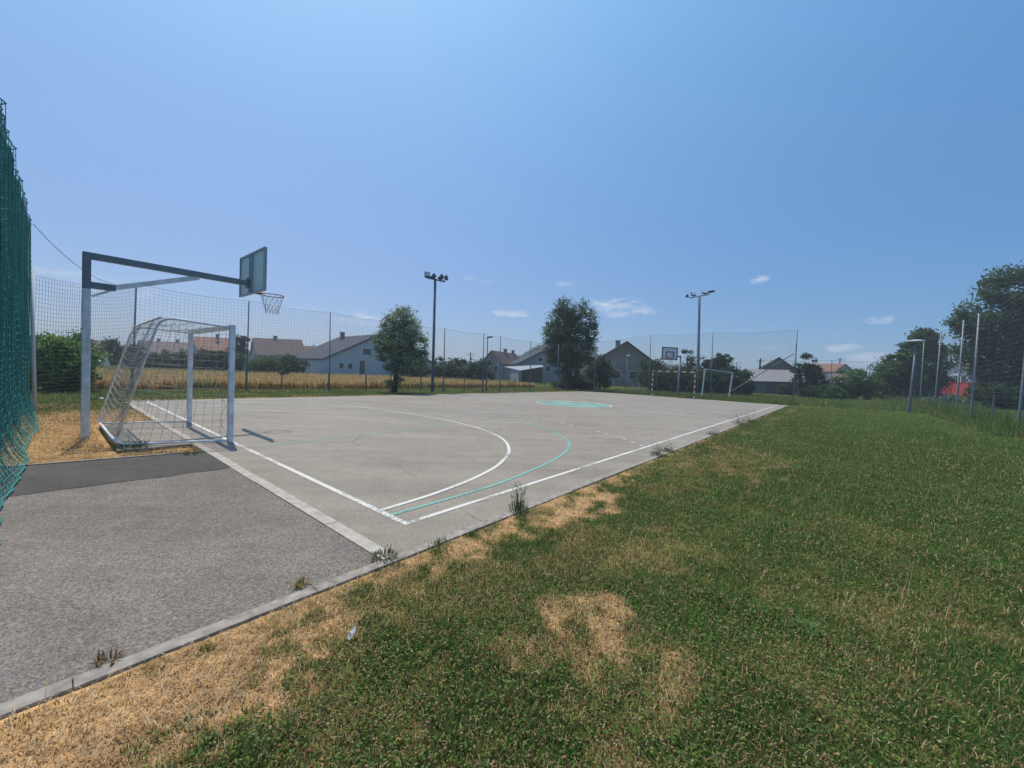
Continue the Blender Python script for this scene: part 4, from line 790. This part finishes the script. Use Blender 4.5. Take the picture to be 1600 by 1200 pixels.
# right boundary fence
rp = [(AB(-7.9, 15.0, -.03), AB(-7.9, 15.0, 5.4)), (G(1590, 675), G(1590, 675)+np.array([.12, 0, 5.4]))]
for px, py, tx, ty in ((1516.5, 660, 1530, 490), (1493.5, 650, 1506, 500), (1460, 638, 1470.5, 517), (1437, 631.5, 1444, 531), (1420, 627, 1427, 540), (1405.5, 623.5, 1411.5, 548), (1392.5, 620.5, 1396.5, 553), (1381.5, 618, 1384.5, 559), (1374, 616.5, 1377, 562)):
    f_ = G(px, py, -.03); rp.append((f_, at(tx, ty, (f_-np.array([0, 0, CAM_H]))@FW)))
low_h = 1.35
lr = [AB(-6.9, 12.5, -.03)]+[G(*q, -.03) for q in ((1640, 693), (1549.5, 668), (1476, 647), (1450, 640), (1428, 633), (1410, 628), (1396, 624))]
net_fence('boundary_fence', 'tall wire fence of slim grey poles running away along the right side of the lawn', rp, 1.1, .042, .0045, MT['galv'], 3, low=lr, netz=.8, sag=.16, hz=.21, cordmat=MT['cord_green'])
# far cross fence beyond the lawn
low_h = 1.0
cp_ = []
for px, tpy in ((1187, 562), (1300, 563), (1372, 566)):
    D = 60; b_ = gx(px-1.5, D); cp_.append((b_, at(px, tpy, D)))
t = empty('cross_fence', cp_[0][0], 'sparse wire fence across the far end of the lawn', 'fence')
for f_, tp in cp_: m = MB(); vpole(m, f_, tp, .05); m.build('pole', MT['steel'], t)
cord_obj('top_wire', [[a_*(1-u)+b_*u-np.array([0, 0, .15*4*u*(1-u)]) for u in np.linspace(0, 1, 12)] for (_, a_), (_, b_) in zip(cp_, cp_[1:])], .02, MT['steel'], t)

# ---------------------------------------------------------------- green net on the left
def green_net():
    f0 = AB(12.1, -2.3, 0); t = empty('green_net', f0, 'tall green safety net hanging in folds along the left edge of the asphalt', 'net')
    a_end, a_start = 12.05, .6
    tops = [(12.1, 4.44), (9.2, 4.44), (6.3, 4.40), (3.4, 4.45), (.6, 4.45)]
    r = np.random.default_rng(3)
    def surf(a, v, amp=1.0):
        top = np.interp(a, [q[0] for q in tops[::-1]], [q[1] for q in tops[::-1]])-.07*np.abs(np.sin((a-12.1)/3.0*math.pi))
        fold = .05*np.sin(a*4.1)+.045*np.sin(a*11.7+1)+.03*np.sin(a*23+2*v); wob = .02*np.sin(a*31+v*6)
        bulge = (fold+wob)*(.35+.65*np.sin(np.clip(v*1.1, 0, 1)*math.pi/2)*(1-.25*v))*amp
        z = top*v
        b = -2.28-(12.08-a)*.022+bulge*.5
        flare = np.clip(1-v/.16, 0, 1)
        b = b+flare**1.2*(.20+.03*np.sin(a*1.7))*np.clip((12.3-a)/2.5, .15, 1); z = z*(1-.0*flare)
        z = np.maximum(z*(1-.75*flare), .012+.015*np.abs(np.sin(a*9+b*7)))
        P = np.array([CX, CY, 0])+a[:, None]*GA+b[:, None]*GB; P[:, 2] = z; return P
    lines = []
    na = 120
    for i in range(na): a = a_start+(a_end-a_start)*i/(na-1); v = np.linspace(0, 1, 34)**1.35; lines.append(surf(np.full(34, a)+.006*np.sin(v*21+i), v))
    for j in range(41):
        v = (j/40)**1.25; aa = np.linspace(a_start, a_end, 260); lines.append(surf(aa, np.full(260, v)+(.004*np.sin(aa*17+j*.4)+.004*np.sin(aa*9+j*.3))*min(1, 2*j/32)*(j < 40)))
    cord_obj('netting', lines, .0042, MT['teal'], t)
    # the second, tighter woven layer behind the cords
    m, tt, o = newmat('teal shade mesh'); N = tt.nodes; Lk = tt.links; d = N.new('ShaderNodeBsdfPrincipled'); d.inputs['Base Color'].default_value = (.012, .11, .125, 1); d.inputs['Roughness'].default_value = .8
    tl = N.new('ShaderNodeBsdfTranslucent'); tl.inputs[0].default_value = (.02, .22, .24, 1); m1 = N.new('ShaderNodeMixShader'); m1.inputs[0].default_value = .45; Lk.new(d.outputs[0], m1.inputs[1]); Lk.new(tl.outputs[0], m1.inputs[2])
    tr = N.new('ShaderNodeBsdfTransparent'); m2 = N.new('ShaderNodeMixShader'); tc = N.new('ShaderNodeTexCoord'); nz = N.new('ShaderNodeTexNoise'); nz.inputs['Scale'].default_value = 2.5; Lk.new(tc.outputs['Object'], nz.inputs['Vector'])
    mr = N.new('ShaderNodeMapRange'); mr.inputs[1].default_value = .3; mr.inputs[2].default_value = .7; mr.inputs[3].default_value = .82; mr.inputs[4].default_value = .96; Lk.new(nz.outputs[0], mr.inputs[0]); Lk.new(mr.outputs[0], m2.inputs[0]); Lk.new(tr.outputs[0], m2.inputs[1]); Lk.new(m1.outputs[0], m2.inputs[2]); Lk.new(m2.outputs[0], o.inputs[0])
    A = np.linspace(a_start, a_end, 330); Vv = np.linspace(.10, 1, 24); rows = [surf(A, np.full(330, v))-GB*.05 for v in Vv]; V = np.concatenate(rows)-f0; i = np.arange(23)[:, None]*330+np.arange(329)[None]; I = np.stack([i, i+1, i+331, i+330], -1).ravel()
    link('shade_mesh', arrmesh('shade_mesh', V, I, np.arange(0, len(I), 4), m, smooth=True), t)
    cord_obj('top_rope', [surf(np.linspace(a_start, a_end, 200), np.ones(200))], .010, MT['teal'], t); cord_obj('bottom_rope', [surf(np.linspace(a_start, a_end, 200), np.zeros(200))], .008, MT['teal'], t)
    for a, z in tops:
        m_ = MB(); bq = -2.36-(12.08-a)*.024; base = AB(a, bq, -.1); m_.tube([base, AB(a, bq, 0), AB(a, bq, z+.05)], [.035, .035, .033], 8); m_.build('post', MT['steel'], t, smooth=True)
    base = AB(11.75, -2.20, 0); m_ = MB(); tp = at(49, 420, (base-np.array([0, 0, CAM_H]))@FW); m_.tube([base+np.array([0, 0, -.1]), tp], [.04, .035], 10); o2 = m_.build('prop_pole', MT['plastic'], t, smooth=True); o2['label'] = 'white pole at the far end of the green net'
green_net()

# ---------------------------------------------------------------- basketball stand near
def near_basket():
    f0 = AB(6.87, -1.62, 0); t = empty('basketball_stand', f0, 'grey steel basketball stand with a long arm over the near goal', 'basketball stand')
    Z = 3.12; w = .105
    m = MB(); m.box(AB(6.87, -1.62, 1.17), GA*w/2, GB*w/2, (0, 0, 1.33)); m.build('post', MT['post'], t, bevel=.012)
    m = MB(); dk = plain('dark grey painted steel', (.20, .235, .27), .5, var=.12)
    m.box(AB(6.87, -1.62, 2.805), GA*.0515, GB*.0515, (0, 0, .305)); m.box(AB(6.87, -1.42, 2.57), GA*.045, GB*.148, (0, 0, .055)); m.build('post_head', dk, t, bevel=.01)
    m = MB(); m.box(AB(6.87, -.42, Z-.065), GA*.05, GB*1.15, (0, 0, .055)); m.bar(AB(6.87, .68, Z-.065), AB(6.87, .74, Z-.065), .10, .22, up=(0, 0, 1)); m.build('arm', dk, t, bevel=.008)
    m = MB(); m.bar(AB(6.87, -1.34, 2.56), AB(6.87, -.12, 3.0), .06, .085); m.bar(AB(6.87, -1.56, 2.38), AB(6.87, -1.30, 2.54), .035, .035); m.build('strut', MT['post'], t, bevel=.006)
    bz = 3.28; bc = .80
    m = MB(); m.box(AB(6.87, bc, bz), GA*.75, GB*.012, (0, 0, .42)); bb = m.build('backboard', MT['board'], t)
    m = MB(); 
    for s in (-1, 1): m.box(AB(6.87+s*.75, bc-.01, bz), GA*.018, GB*.028, (0, 0, .438)); m.box(AB(6.87, bc-.01, bz+s*.42), GA*.73, GB*.026, (0, 0, .018)); m.box(AB(6.87+s*.06, bc-.035, bz), GA*.018, GB*.02, (0, 0, .40))
    m.build('board_frame', plain('board frame steel', (.34, .40, .42), .5), bb)
    rz = bz-.40; rc = bc+.16+.225
    rim = MB(); rim.tube([AB(6.87+.225*math.cos(q), rc+.225*math.sin(q), rz) for q in np.linspace(0, 2*math.pi, 33)], .010, 6, cap=False); rim.bar(AB(6.80, bc-.02, rz), AB(6.80, rc-.20, rz), .02, .03); rim.bar(AB(6.94, bc-.02, rz), AB(6.94, rc-.20, rz), .02, .03); ro = rim.build('rim', MT['rim'], t, smooth=True)
    lines = []; n = 12
    for s in (-1, 1):
        for k in range(n):
            pl = []
            for q in np.linspace(0, 1, 14): th = 2*math.pi*(k+s*q*2.2)/n; rr = .225*(1-q)+.11*q; rr = rr if q < .85 else rr+.01; pl.append(AB(6.87+rr*math.cos(th), rc+rr*math.sin(th), rz-.40*q))
            lines.append(pl)
    V, I, S = strands(lines, .0038); link('hoop_net', arrmesh('hoop_net', V-f0, I, S, MT['cord_white']), t)
near_basket()

# ---------------------------------------------------------------- near goal
def near_goal():
    pn, pf = AB(5.02, -.03, 0), AB(7.93, -.03, 0); f0 = (pn+pf)/2; t = empty('handball_goal', f0, 'near white metal goal with a sagging net on the left of the court', 'goal')
    H = 2.0; z = np.array([0, 0, 1.0])
    for p in (pn, pf): m = MB(); m.box(p+z*H/2, GA*.04, GB*.04, z*H/2); m.build('post', MT['post'], t, bevel=.006)
    m = MB(); m.box((pn+pf)/2+z*(H-.04), GA*(np.linalg.norm(pf-pn)/2-.041), GB*.0395, z*.0395); m.build('crossbar', MT['post'], t, bevel=.006)
    def tops(k): return at(*[(252, 496, 0), (212, 509, 0)][k][:2], 1)
    bn, bf = AB(5.55, -1.36, .03), AB(8.35, -1.36, .03)
    def on(px, py, ref): return at(px, py, ref)
    dn = (AB(5.25, -.80, 0)-np.array([0, 0, CAM_H]))@FW; df = (AB(8.1, -.80, 0)-np.array([0, 0, CAM_H]))@FW
    tn, tf = at(251, 495, dn), at(209, 510, df)
    def curve(a, b, c, r=.18):
        d1 = (a-b)/np.linalg.norm(a-b); d2 = (c-b)/np.linalg.norm(c-b); out = [a]
        for q in np.linspace(0, 1, 6): out.append((b+d1*r)*(1-q)**2+2*b*q*(1-q)+(b+d2*r)*q*q)
        out.append(c); return out
    for (p, tb, bb_) in ((pn, tn, bn), (pf, tf, bf)):
        m = MB(); pts = curve(p+z*(H-.05), tb, bb_+z*.12, .2); m.tube(pts, .019, 8); m.tube([bb_+z*.12, bb_+z*.04, bb_+(p-bb_)*.06+z*.0, p+z*.03-(p-bb_)*.03], .019, 8); m.build('side_frame', MT['post'], t, smooth=True)
    m = MB(); m.tube([bn+z*.03, bf+z*.03], .019, 8); m.tube([tn+z*-.01, tf+z*-.01], .014, 8); m.build('back_bar', MT['post'], t, smooth=True)
    # net: back, top, two sides
    lines = []; r = np.random.default_rng(4)
    cn, cf = pn+z*(H-.06), pf+z*(H-.06)
    def quad(P00, P10, P01, P11, nu, nv, sagv, amp, jit=.012):
        d = np.cross(P10-P00, P01-P00); d /= np.linalg.norm(d); ph = r.uniform(0, 6); jx = r.uniform(-jit, jit, (nu+1, nv+1, 3))
        def P(u, v):
            u = np.asarray(u); v = np.asarray(v); U = u[:, None]; W_ = v[:, None]; q = (P00*(1-U)+P10*U)*(1-W_)+(P01*(1-U)+P11*U)*W_
            s = (np.sin(math.pi*u)*np.sin(math.pi*np.clip(v, 0, 1)))[:, None]; q = q+d*s*amp+np.array([0, 0, -1.0])*s*sagv
            cell = np.abs(np.sin(u*nu*math.pi))[:, None]*.012+np.abs(np.sin(v*nv*math.pi))[:, None]*.0; q = q-np.array([0, 0, 1.0])*cell+(.012*np.sin(13*u+17*v+ph))[:, None]*d; return q
        for i in range(nu+1): lines.append(P(np.full(30, i/nu), np.linspace(0, 1, 30)))
        for j in range(nv+1): lines.append(P(np.linspace(0, 1, nu*4), np.full(nu*4, j/nv)))
    quad(bn+z*.02, bf+z*.02, tn, tf, 26, 19, .03, .05)
    quad(tn, tf, cn, cf, 26, 8, .07, 0.0)
    for (p, c, tb, bb_) in ((pn, cn, tn, bn), (pf, cf, tf, bf)): quad(bb_+z*.05, p+z*.06, tb, c, 11, 17, .05, .06)
    # torn edge hanging by the near post
    for k in range(2):
        pl = [pn+z*(1.0-.9*q)-GB*(.10+.05*math.sin(q*9+k*2))+GA*(.02*math.cos(7*q)) for q in np.linspace(0, 1, 14)]; lines.append(pl)
    V, I, S = strands(lines, .0027); link('net', arrmesh('net', V-f0, I, S, MT['cord_mid']), t)
    # loose folded layer of net on the back slope
    lines = []
    for j in range(16):
        v = j/17; L0 = bn+(tn-bn)*v; L1 = bf+(tf-bf)*v; lines.append([L0*(1-q)+L1*q+np.array([0, 0, -1])*(.10+.10*(1-v))*4*q*(1-q)-GB*.03 for q in np.linspace(0, 1, 16)])
    V, I, S = strands(lines, .0042); link('lacing', arrmesh('lacing', V-f0, I, S, MT['cord_white']), t)
near_goal()

# ---------------------------------------------------------------- far basketball stand, striped goal, white goal
def far_basket():
    D = 31.5; b = gx(1060.5, D); t = empty('basketball_hoop', b, 'far basketball hoop with a black framed board behind the striped goal', 'basketball stand')
    tp = at(1063.5, 555.5, D); m = MB(); m.tube([b+np.array([0, 0, -.1]), b, tp], [.075, .075, .07], 10); m.build('post', MT['galv'], t, smooth=True)
    k = (D-1.2)/F_PX; c = at(1046.5, 552.5, D-1.2); hw, hh = 12.6*k, 9.2*k; ax = GA*1.0; ax = np.array([GA[0], GA[1], 0]); vx = np.array([1.0, .18, 0]); vx /= np.linalg.norm(vx); nn = np.array([vx[1], -vx[0], 0])
    m = MB(); m.bar(tp+np.array([0, 0, -.1]), c+np.array([0, .05, -.1]), .08, .10); m.build('arm', MT['steel'], t)
    m = MB(); m.box(c, vx*hw, nn*.012, (0, 0, hh)); bb = m.build('backboard', MT['board_front'], t)
    m = MB()
    for s in (-1, 1):
        m.box(c+vx*s*hw+nn*.0, vx*.035, nn*.03, (0, 0, hh+.035)); m.box(c+np.array([0, 0, s*hh]), vx*(hw-.036), nn*.028, (0, 0, .035))
        m.box(c+vx*s*6.2*k+nn*.02+np.array([0, 0, -2.2*k]), vx*.03, nn*.02, (0, 0, 4.7*k)); m.box(c+np.array([0, 0, (-2.2+s*4.7)*k])+nn*.022, vx*(6.2*k-.031), nn*.02, (0, 0, .03))
    m.build('board_frame', MT['black'], bb)
    rc = c+nn*.38+np.array([-.1, 0, -hh+.12]); m = MB(); m.tube([rc+np.array([.22*math.cos(q), .22*math.sin(q), 0]) for q in np.linspace(0, 6.283, 17)], .012, 6, cap=False); m.bar(rc-nn*.22, rc-nn*.36, .03, .03); m.build('rim', MT['rim'], t)
    lines = []
    for s in (-1, 1):
        for q in range(10): lines.append([rc+np.array([(.22-.10*v)*math.cos(6.283*(q+s*v*2)/10), (.22-.10*v)*math.sin(6.283*(q+s*v*2)/10), -.42*v]) for v in np.linspace(0, 1, 8)])
    V, I, S = strands(lines, .005); link('hoop_net', arrmesh('hoop_net', V-b, I, S, MT['cord_white']), t)
far_basket()
def far_goal():
    pn, pf = AB(5.12, CL, 0), AB(8.22, CL, 0); f0 = (pn+pf)/2; t = empty('striped_goal', f0, 'far handball goal with red and white striped posts at the end of the court', 'goal'); z = np.array([0, 0, 1.0])
    for p in (pn, pf): m = MB(); m.box(p+z*1.0, GA*.04, GB*.04, z*1.0); m.build('post', MT['rw'], t)
    m = MB(); m.box((pn+pf)/2+z*1.96, GA*(1.55-.041), GB*.0395, z*.0395); m.build('crossbar', MT['rwx'], t)
    bn, bf = pn+GB*1.1, pf+GB*1.1; tn, tf = pn+GB*.7+z*1.95, pf+GB*.7+z*1.95
    for p, q, s in ((pn, tn, bn), (pf, tf, bf)): m = MB(); m.tube([p+z*1.95, q, s], .018, 6); m.tube([s, p+z*.02], .018, 6); m.build('side_frame', MT['galv'], t)
    lines = []
    for i in range(22): u = i/21; lines.append([bn*(1-u)+bf*u, tn*(1-u)+tf*u, (pn*(1-u)+pf*u)+z*1.95])
    for j in range(14): v = j/13; lines.append([bn+(tn-bn)*v, bf+(tf-bf)*v])
    V, I, S = strands(lines, .003); link('net', arrmesh('net', V-f0, I, S, MT['cord']), t)
far_goal()
def white_goal():
    D = 33; t = empty('training_goal', gx(1120, D), 'plain white goal frame standing behind the far net, right of the striped goal', 'goal'); p0, p1 = gx(1098.5, D), gx(1141, D); z0, z1 = at(1101.5, 576.5, D), at(1145, 582, D)
    for p, q in ((p0, z0), (p1, z1)): m = MB(); m.bar(p, q, .09, .09); m.build('post', MT['plastic'], t)
    m = MB(); m.bar(z0+(z1-z0)*.02, z1-(z1-z0)*.02, .085, .085); m.build('crossbar', MT['plastic'], t)
    for p, q in ((p0, z0), (p1, z1)):
        s = p+np.array([-1.1, 1.0, 0]); m = MB(); m.tube([q+np.array([0, 0, -.05]), q+np.array([-.5, .45, -.1]), s, p+np.array([0, 0, .03])], .018, 6); m.build('side_frame', MT['galv'], t)
white_goal()

# ---------------------------------------------------------------- floodlight masts and lamps
def mast(px, base_y, D, tx, ty, wpx, label, bars, lamps):
    b = gx(px, D); t = empty('floodlight_mast', b, label, 'floodlight mast', 'floodlight masts round the court'); tp = at(tx, ty, D); k = D/F_PX
    m = MB(); m.tube([b+np.array([0, 0, -.1]), b, tp], [wpx*k*.55, wpx*k*.55, wpx*k*.42], 12); m.build('pole', MT['mast'], t, smooth=True)
    p, q = at(bars[0], bars[1], D+bars[4]), at(bars[2], bars[3], D-bars[4]); m = MB(); m.bar(p, q, .09, .09); m.build('crossarm', MT['mast'], t, bevel=.006)
    for lx, ly, w, h, yaw, tilt in lamps:
        c = at(lx, ly, D-.05); u = (c-p)@(q-p)/((q-p)@(q-p)); foot = p+(q-p)*min(max(u, .02), .98); c = c+np.array([0, foot[1]-c[1], 0]); w *= k*1.15; h *= k*1.2
        Rz = np.array(Matrix.Rotation(R_(yaw), 3, 'Z')@Matrix.Rotation(R_(tilt), 3, 'X')); ex, ey, ez = Rz[:, 0], Rz[:, 1], Rz[:, 2]
        m = MB(); bx_ = [c+sx*ex*w/2*s_+sz*ez*h/2*s_+ey*d_ for d_, s_ in ((-.10, 1.0), (.02, 1.0), (.16, .6)) for sx, sz in ((-1, -1), (1, -1), (1, 1), (-1, 1))]
        m.poly(bx_, [(0, 1, 2, 3), (11, 10, 9, 8)]+[(i+o, (i+1) % 4+o, (i+1) % 4+4+o, i+4+o) for o in (0, 4) for i in range(4)]); m.bar(foot, c-ez*h*.35+ey*.02, .05, .05); fl = m.build('floodlight', MT['mast'], t)
        m = MB(); m.box(c-ey*.106, ex*w*.42, ey*.006, ez*h*.40); m.build('lamp_glass', MT['lampglass'], fl)
mast(676.5, 611, 24.0, 680, 437, 4.4, 'left floodlight mast carrying four floodlights beside the grey green tree', (666, 433.5, 694.5, 440, .25),
     [(666, 428, 7.2, 6.8, 20, -20), (676.2, 430.8, 7.5, 5.5, -60, -35), (689, 433.2, 7.5, 5.6, -60, -35), (698, 435, 7.5, 3.4, -75, -60)])
mast(1091.5, 610, 45.5, 1093, 463, 4.0, 'right floodlight mast with flat tilted floodlights behind the far net', (1078, 465.5, 1108.5, 460, .3),
     [(1075.5, 461.5, 7.0, 3.2, 70, -70), (1084.3, 459.5, 6.8, 4.6, 10, -35), (1100.5, 457.5, 7.5, 4.0, -10, -45), (1110, 456, 8.5, 2.6, -60, -75)])
def street_lamp(px, D, tx, ty, label, kind, wpx, rp_=.05, mat='galv'):
    b = gx(px, D); t = empty('street_lamp', b, label, 'street lamp', 'lamps round the court'); tp = at(tx, ty, D); k = D/F_PX
    m = MB(); m.tube([b+np.array([0, 0, -.1]), b, b+(tp-b)*.3, tp], [rp_*1.5, rp_*1.5, rp_, rp_*.8], 10); m.build('pole', MT[mat], t, smooth=True)
    w = wpx*k/2
    if kind == 'dish':
        m = MB(); n = 20; prof = [(.15, -.05), (.95, -.02), (1.0, .02), (.8, .10), (.45, .15), (0.02, .17)]; V = []; F = []
        for i, (r_, z_) in enumerate(prof):
            for j in range(n): V.append(tp+np.array([w*r_*math.cos(2*math.pi*j/n), w*r_*math.sin(2*math.pi*j/n), z_*w*1.6]))
        for i in range(len(prof)-1):
            for j in range(n): F.append((i*n+j, i*n+(j+1) % n, (i+1)*n+(j+1) % n, (i+1)*n+j))
        m.poly(V, F+[tuple(range(n))]); m.build('lamp_shade', MT['plastic'], t, smooth=True)
    else:
        m = MB(); d = np.array([1.0, -.25, .16]); d /= np.linalg.norm(d); c = tp+d*w*.8; V = []; F = []; n = 12; xs_ = [-1, -.85, -.4, .3, .8, 1]; ws = [.25, .8, 1, 1, .7, .25]
        side_ = np.cross(d, [0, 0, 1.0]); side_ /= np.linalg.norm(side_); upv = np.cross(side_, d)
        for x_, s_ in zip(xs_, ws):
            for j in range(n): th = 2*math.pi*j/n; V.append(c+d*w*x_+side_*.14*s_*math.cos(th)+upv*.065*s_*math.sin(th))
        for i in range(len(xs_)-1):
            for j in range(n): F.append((i*n+j, i*n+(j+1) % n, (i+1)*n+(j+1) % n, (i+1)*n+j))
        m.poly(V, F+[tuple(range(n)), tuple(range((len(xs_)-1)*n, len(xs_)*n))]); m.build('lamp_head', MT['plastic' if kind == 'white' else 'galv'], t, smooth=True)
street_lamp(761, 27.3, 762, 527, 'grey flat headed lamp behind the court, left of the gabled house', 'flat', 9.5, .045, 'steel')
street_lamp(979.5, 44, 979.5, 556, 'white headed lamp in front of the veranda house', 'white', 6, .035)
street_lamp(1424, 23.2, 1432, 533.5, 'nearer lamp with a wide pale dish on the right lawn', 'dish', 21, .06)
street_lamp(1357, 50.0, 1360, 568.5, 'farther dish lamp at the end of the right lawn', 'dish', 9, .06)

# ---------------------------------------------------------------- small things
def paper():
    m, t, o = newmat('thin paper'); d = t.nodes.new('ShaderNodeBsdfDiffuse'); d.inputs[0].default_value = (.85, .83, .84, 1); tr = t.nodes.new('ShaderNodeBsdfTranslucent'); tr.inputs[0].default_value = (.85, .83, .84, 1)
    mx = t.nodes.new('ShaderNodeMixShader'); mx.inputs[0].default_value = .5; t.links.new(d.outputs[0], mx.inputs[1]); t.links.new(tr.outputs[0], mx.inputs[2]); t.links.new(mx.outputs[0], o.inputs[0]); MT['paper'] = m
    p = G(546, 1001); m = MB(); e = np.array([.017, .0, 0]); V = [p+np.array([-.018, 0, .012]), p+np.array([-.014, .040, .040]), p+np.array([.014, .075, .062]), p+np.array([.020, .040, .034]), p+np.array([.010, 0, .012]), p+np.array([.001, .03, .038]), p+np.array([.003, -.008, .010])]
    V = [p+(q-p)*.72 for q in V]; m.poly(V, [(0, 1, 5, 6), (1, 2, 3, 5), (5, 3, 4, 6)]); o = m.build('paper_scrap', MT['paper'], None, origin=p); tag(o, 'small white crumpled paper scrap standing in the near grass', 'paper')
    p = G(157, 624); m = MB(); m.poly([p+np.array(q) for q in ((-.09, 0, .02), (.02, -.05, .03), (.10, .01, .02), (.03, .05, .07), (-.05, .04, .06))], [(0, 1, 4), (1, 3, 4), (1, 2, 3)]); o = m.build('plastic_bag', MT['paper'], None, origin=p); sd = o.modifiers.new('thick', 'SOLIDIFY'); sd.thickness = .003; tag(o, 'small white bag on the grass between the basketball post and the near goal', 'bag')
paper()
def weed(px, py, h, n, label, seed, c0=MG, c1=SG, spread=.10, leafy=1.0):
    r = np.random.default_rng(seed); p = G(px, py); p[2] = -.01; t = empty('weed', p, label, 'weed', 'weeds along the kerb'); parts = []
    m = MB()
    for i in range(n):
        az = r.uniform(0, 6.28); q = r.uniform(.5, 1)*h; e = p+np.array([math.cos(az)*spread*r.uniform(.3, 1), math.sin(az)*spread*r.uniform(.3, 1), q]); m.tube([p+np.array([r.normal()*.01, r.normal()*.01, 0]), (p+e)/2+np.array([0, 0, q*.1]), e], [.0022, .0018, .001], 4, cap=False)
    m.build('stalk', plain('weed stalk', (.10, .13, .06), .8), t)
    k = int(260*leafy); az = r.uniform(0, 6.28, k); hz = np.concatenate([r.uniform(0, .22, k//2), r.uniform(.1, 1, k-k//2)])*h; rad = spread*(.25+.75*r.random(k))*(1-.35*hz/h); P = p+np.stack([np.cos(az)*rad, np.sin(az)*rad, hz], 1); w = r.random(k)[:, None]
    V = blades(P, r.uniform(.02, .055, k)*(1.3-.8*hz/h), r.uniform(.004, .010, k)*(1.2-.7*hz/h), r.uniform(.2, .97, k), az+r.normal(size=k)*.6, np.array(c0)*(1-w)+np.array(c1)*w)
    link('leaves', arrmesh('leaves', V[0]-p, V[1], V[2], MT['leaf'], V[3]), t)
weed(810, 799, .30, 13, 'tallest weed with thin upright stalks growing over the kerb by the court corner', 1, spread=.10, leafy=1.3)
weed(601, 872, .07, 6, 'spreading dark weed where the two kerbs meet', 2, MG, (.16, .17, .06), .10, .5)
weed(690, 855, .06, 4, 'flat weed on the kerb edge between the meeting kerbs and the tall weed', 3, MG, (.16, .17, .06), .11, .4)
weed(172, 1032, .02, 3, 'withered small weed on the near kerb at the lower left', 4, (.36, .24, .12), (.22, .15, .08), .05, .16)
weed(1027, 712, .22, 9, 'spiky grassy weed by the kerb halfway along the court', 5, MG, (.16, .15, .08), .14, 1.0)
weed(1043, 706, .18, 7, 'lower weed just right of the spiky one by the kerb', 6, MG, SG, .15, .9)
weed(1155, 664, .45, 12, 'tall brown tipped grass weed near the far part of the kerb', 7, MG, (.20, .14, .07), .25, 1.5)
weed(1172, 660, .40, 10, 'bushy weed right of the brown tipped one', 8, MG, (.20, .14, .07), .30, 1.6)
weed(1115, 680, .22, 8, 'small kerb weed between the spiky and the brown tipped ones', 9, MG, SG, .2, 1.0)
weed(470, 915, .03, 3, 'dry curled weed on the kerb left of the meeting kerbs', 10, (.50, .36, .16), (.30, .24, .10), .05, .25)
weed(1262, 985, .03, 3, 'flat thistle rosette with pale green leaves in the right lawn', 11, (.16, .26, .08), (.28, .40, .14), .07, .6)
weed(300, 709, .05, 4, 'low green weed beside the dark asphalt below the near goal', 12, MG, (.16, .15, .06), .12, .4)
weed(205, 697, .08, 5, 'green tuft at the foot of the back of the near goal', 13, DG, MG, .28, 1.6)

# ---------------------------------------------------------------- thin summer haze over the whole place
def haze():
    m = MB(); m.box((0, 700, 19.0), (1300, 0, 0), (0, 1150, 0), (0, 0, 20.2)); mt, t, o = newmat('haze'); v = t.nodes.new('ShaderNodeVolumePrincipled')
    v.inputs['Color'].default_value = (.93, .96, 1.0, 1); v.inputs['Density'].default_value = .0013; v.inputs['Anisotropy'].default_value = .2
    t.links.new(v.outputs[0], o.inputs['Volume']); ob = m.build('haze', mt, None); tag(ob, 'thin blue summer haze over the whole field', 'haze', kind='stuff')
haze()
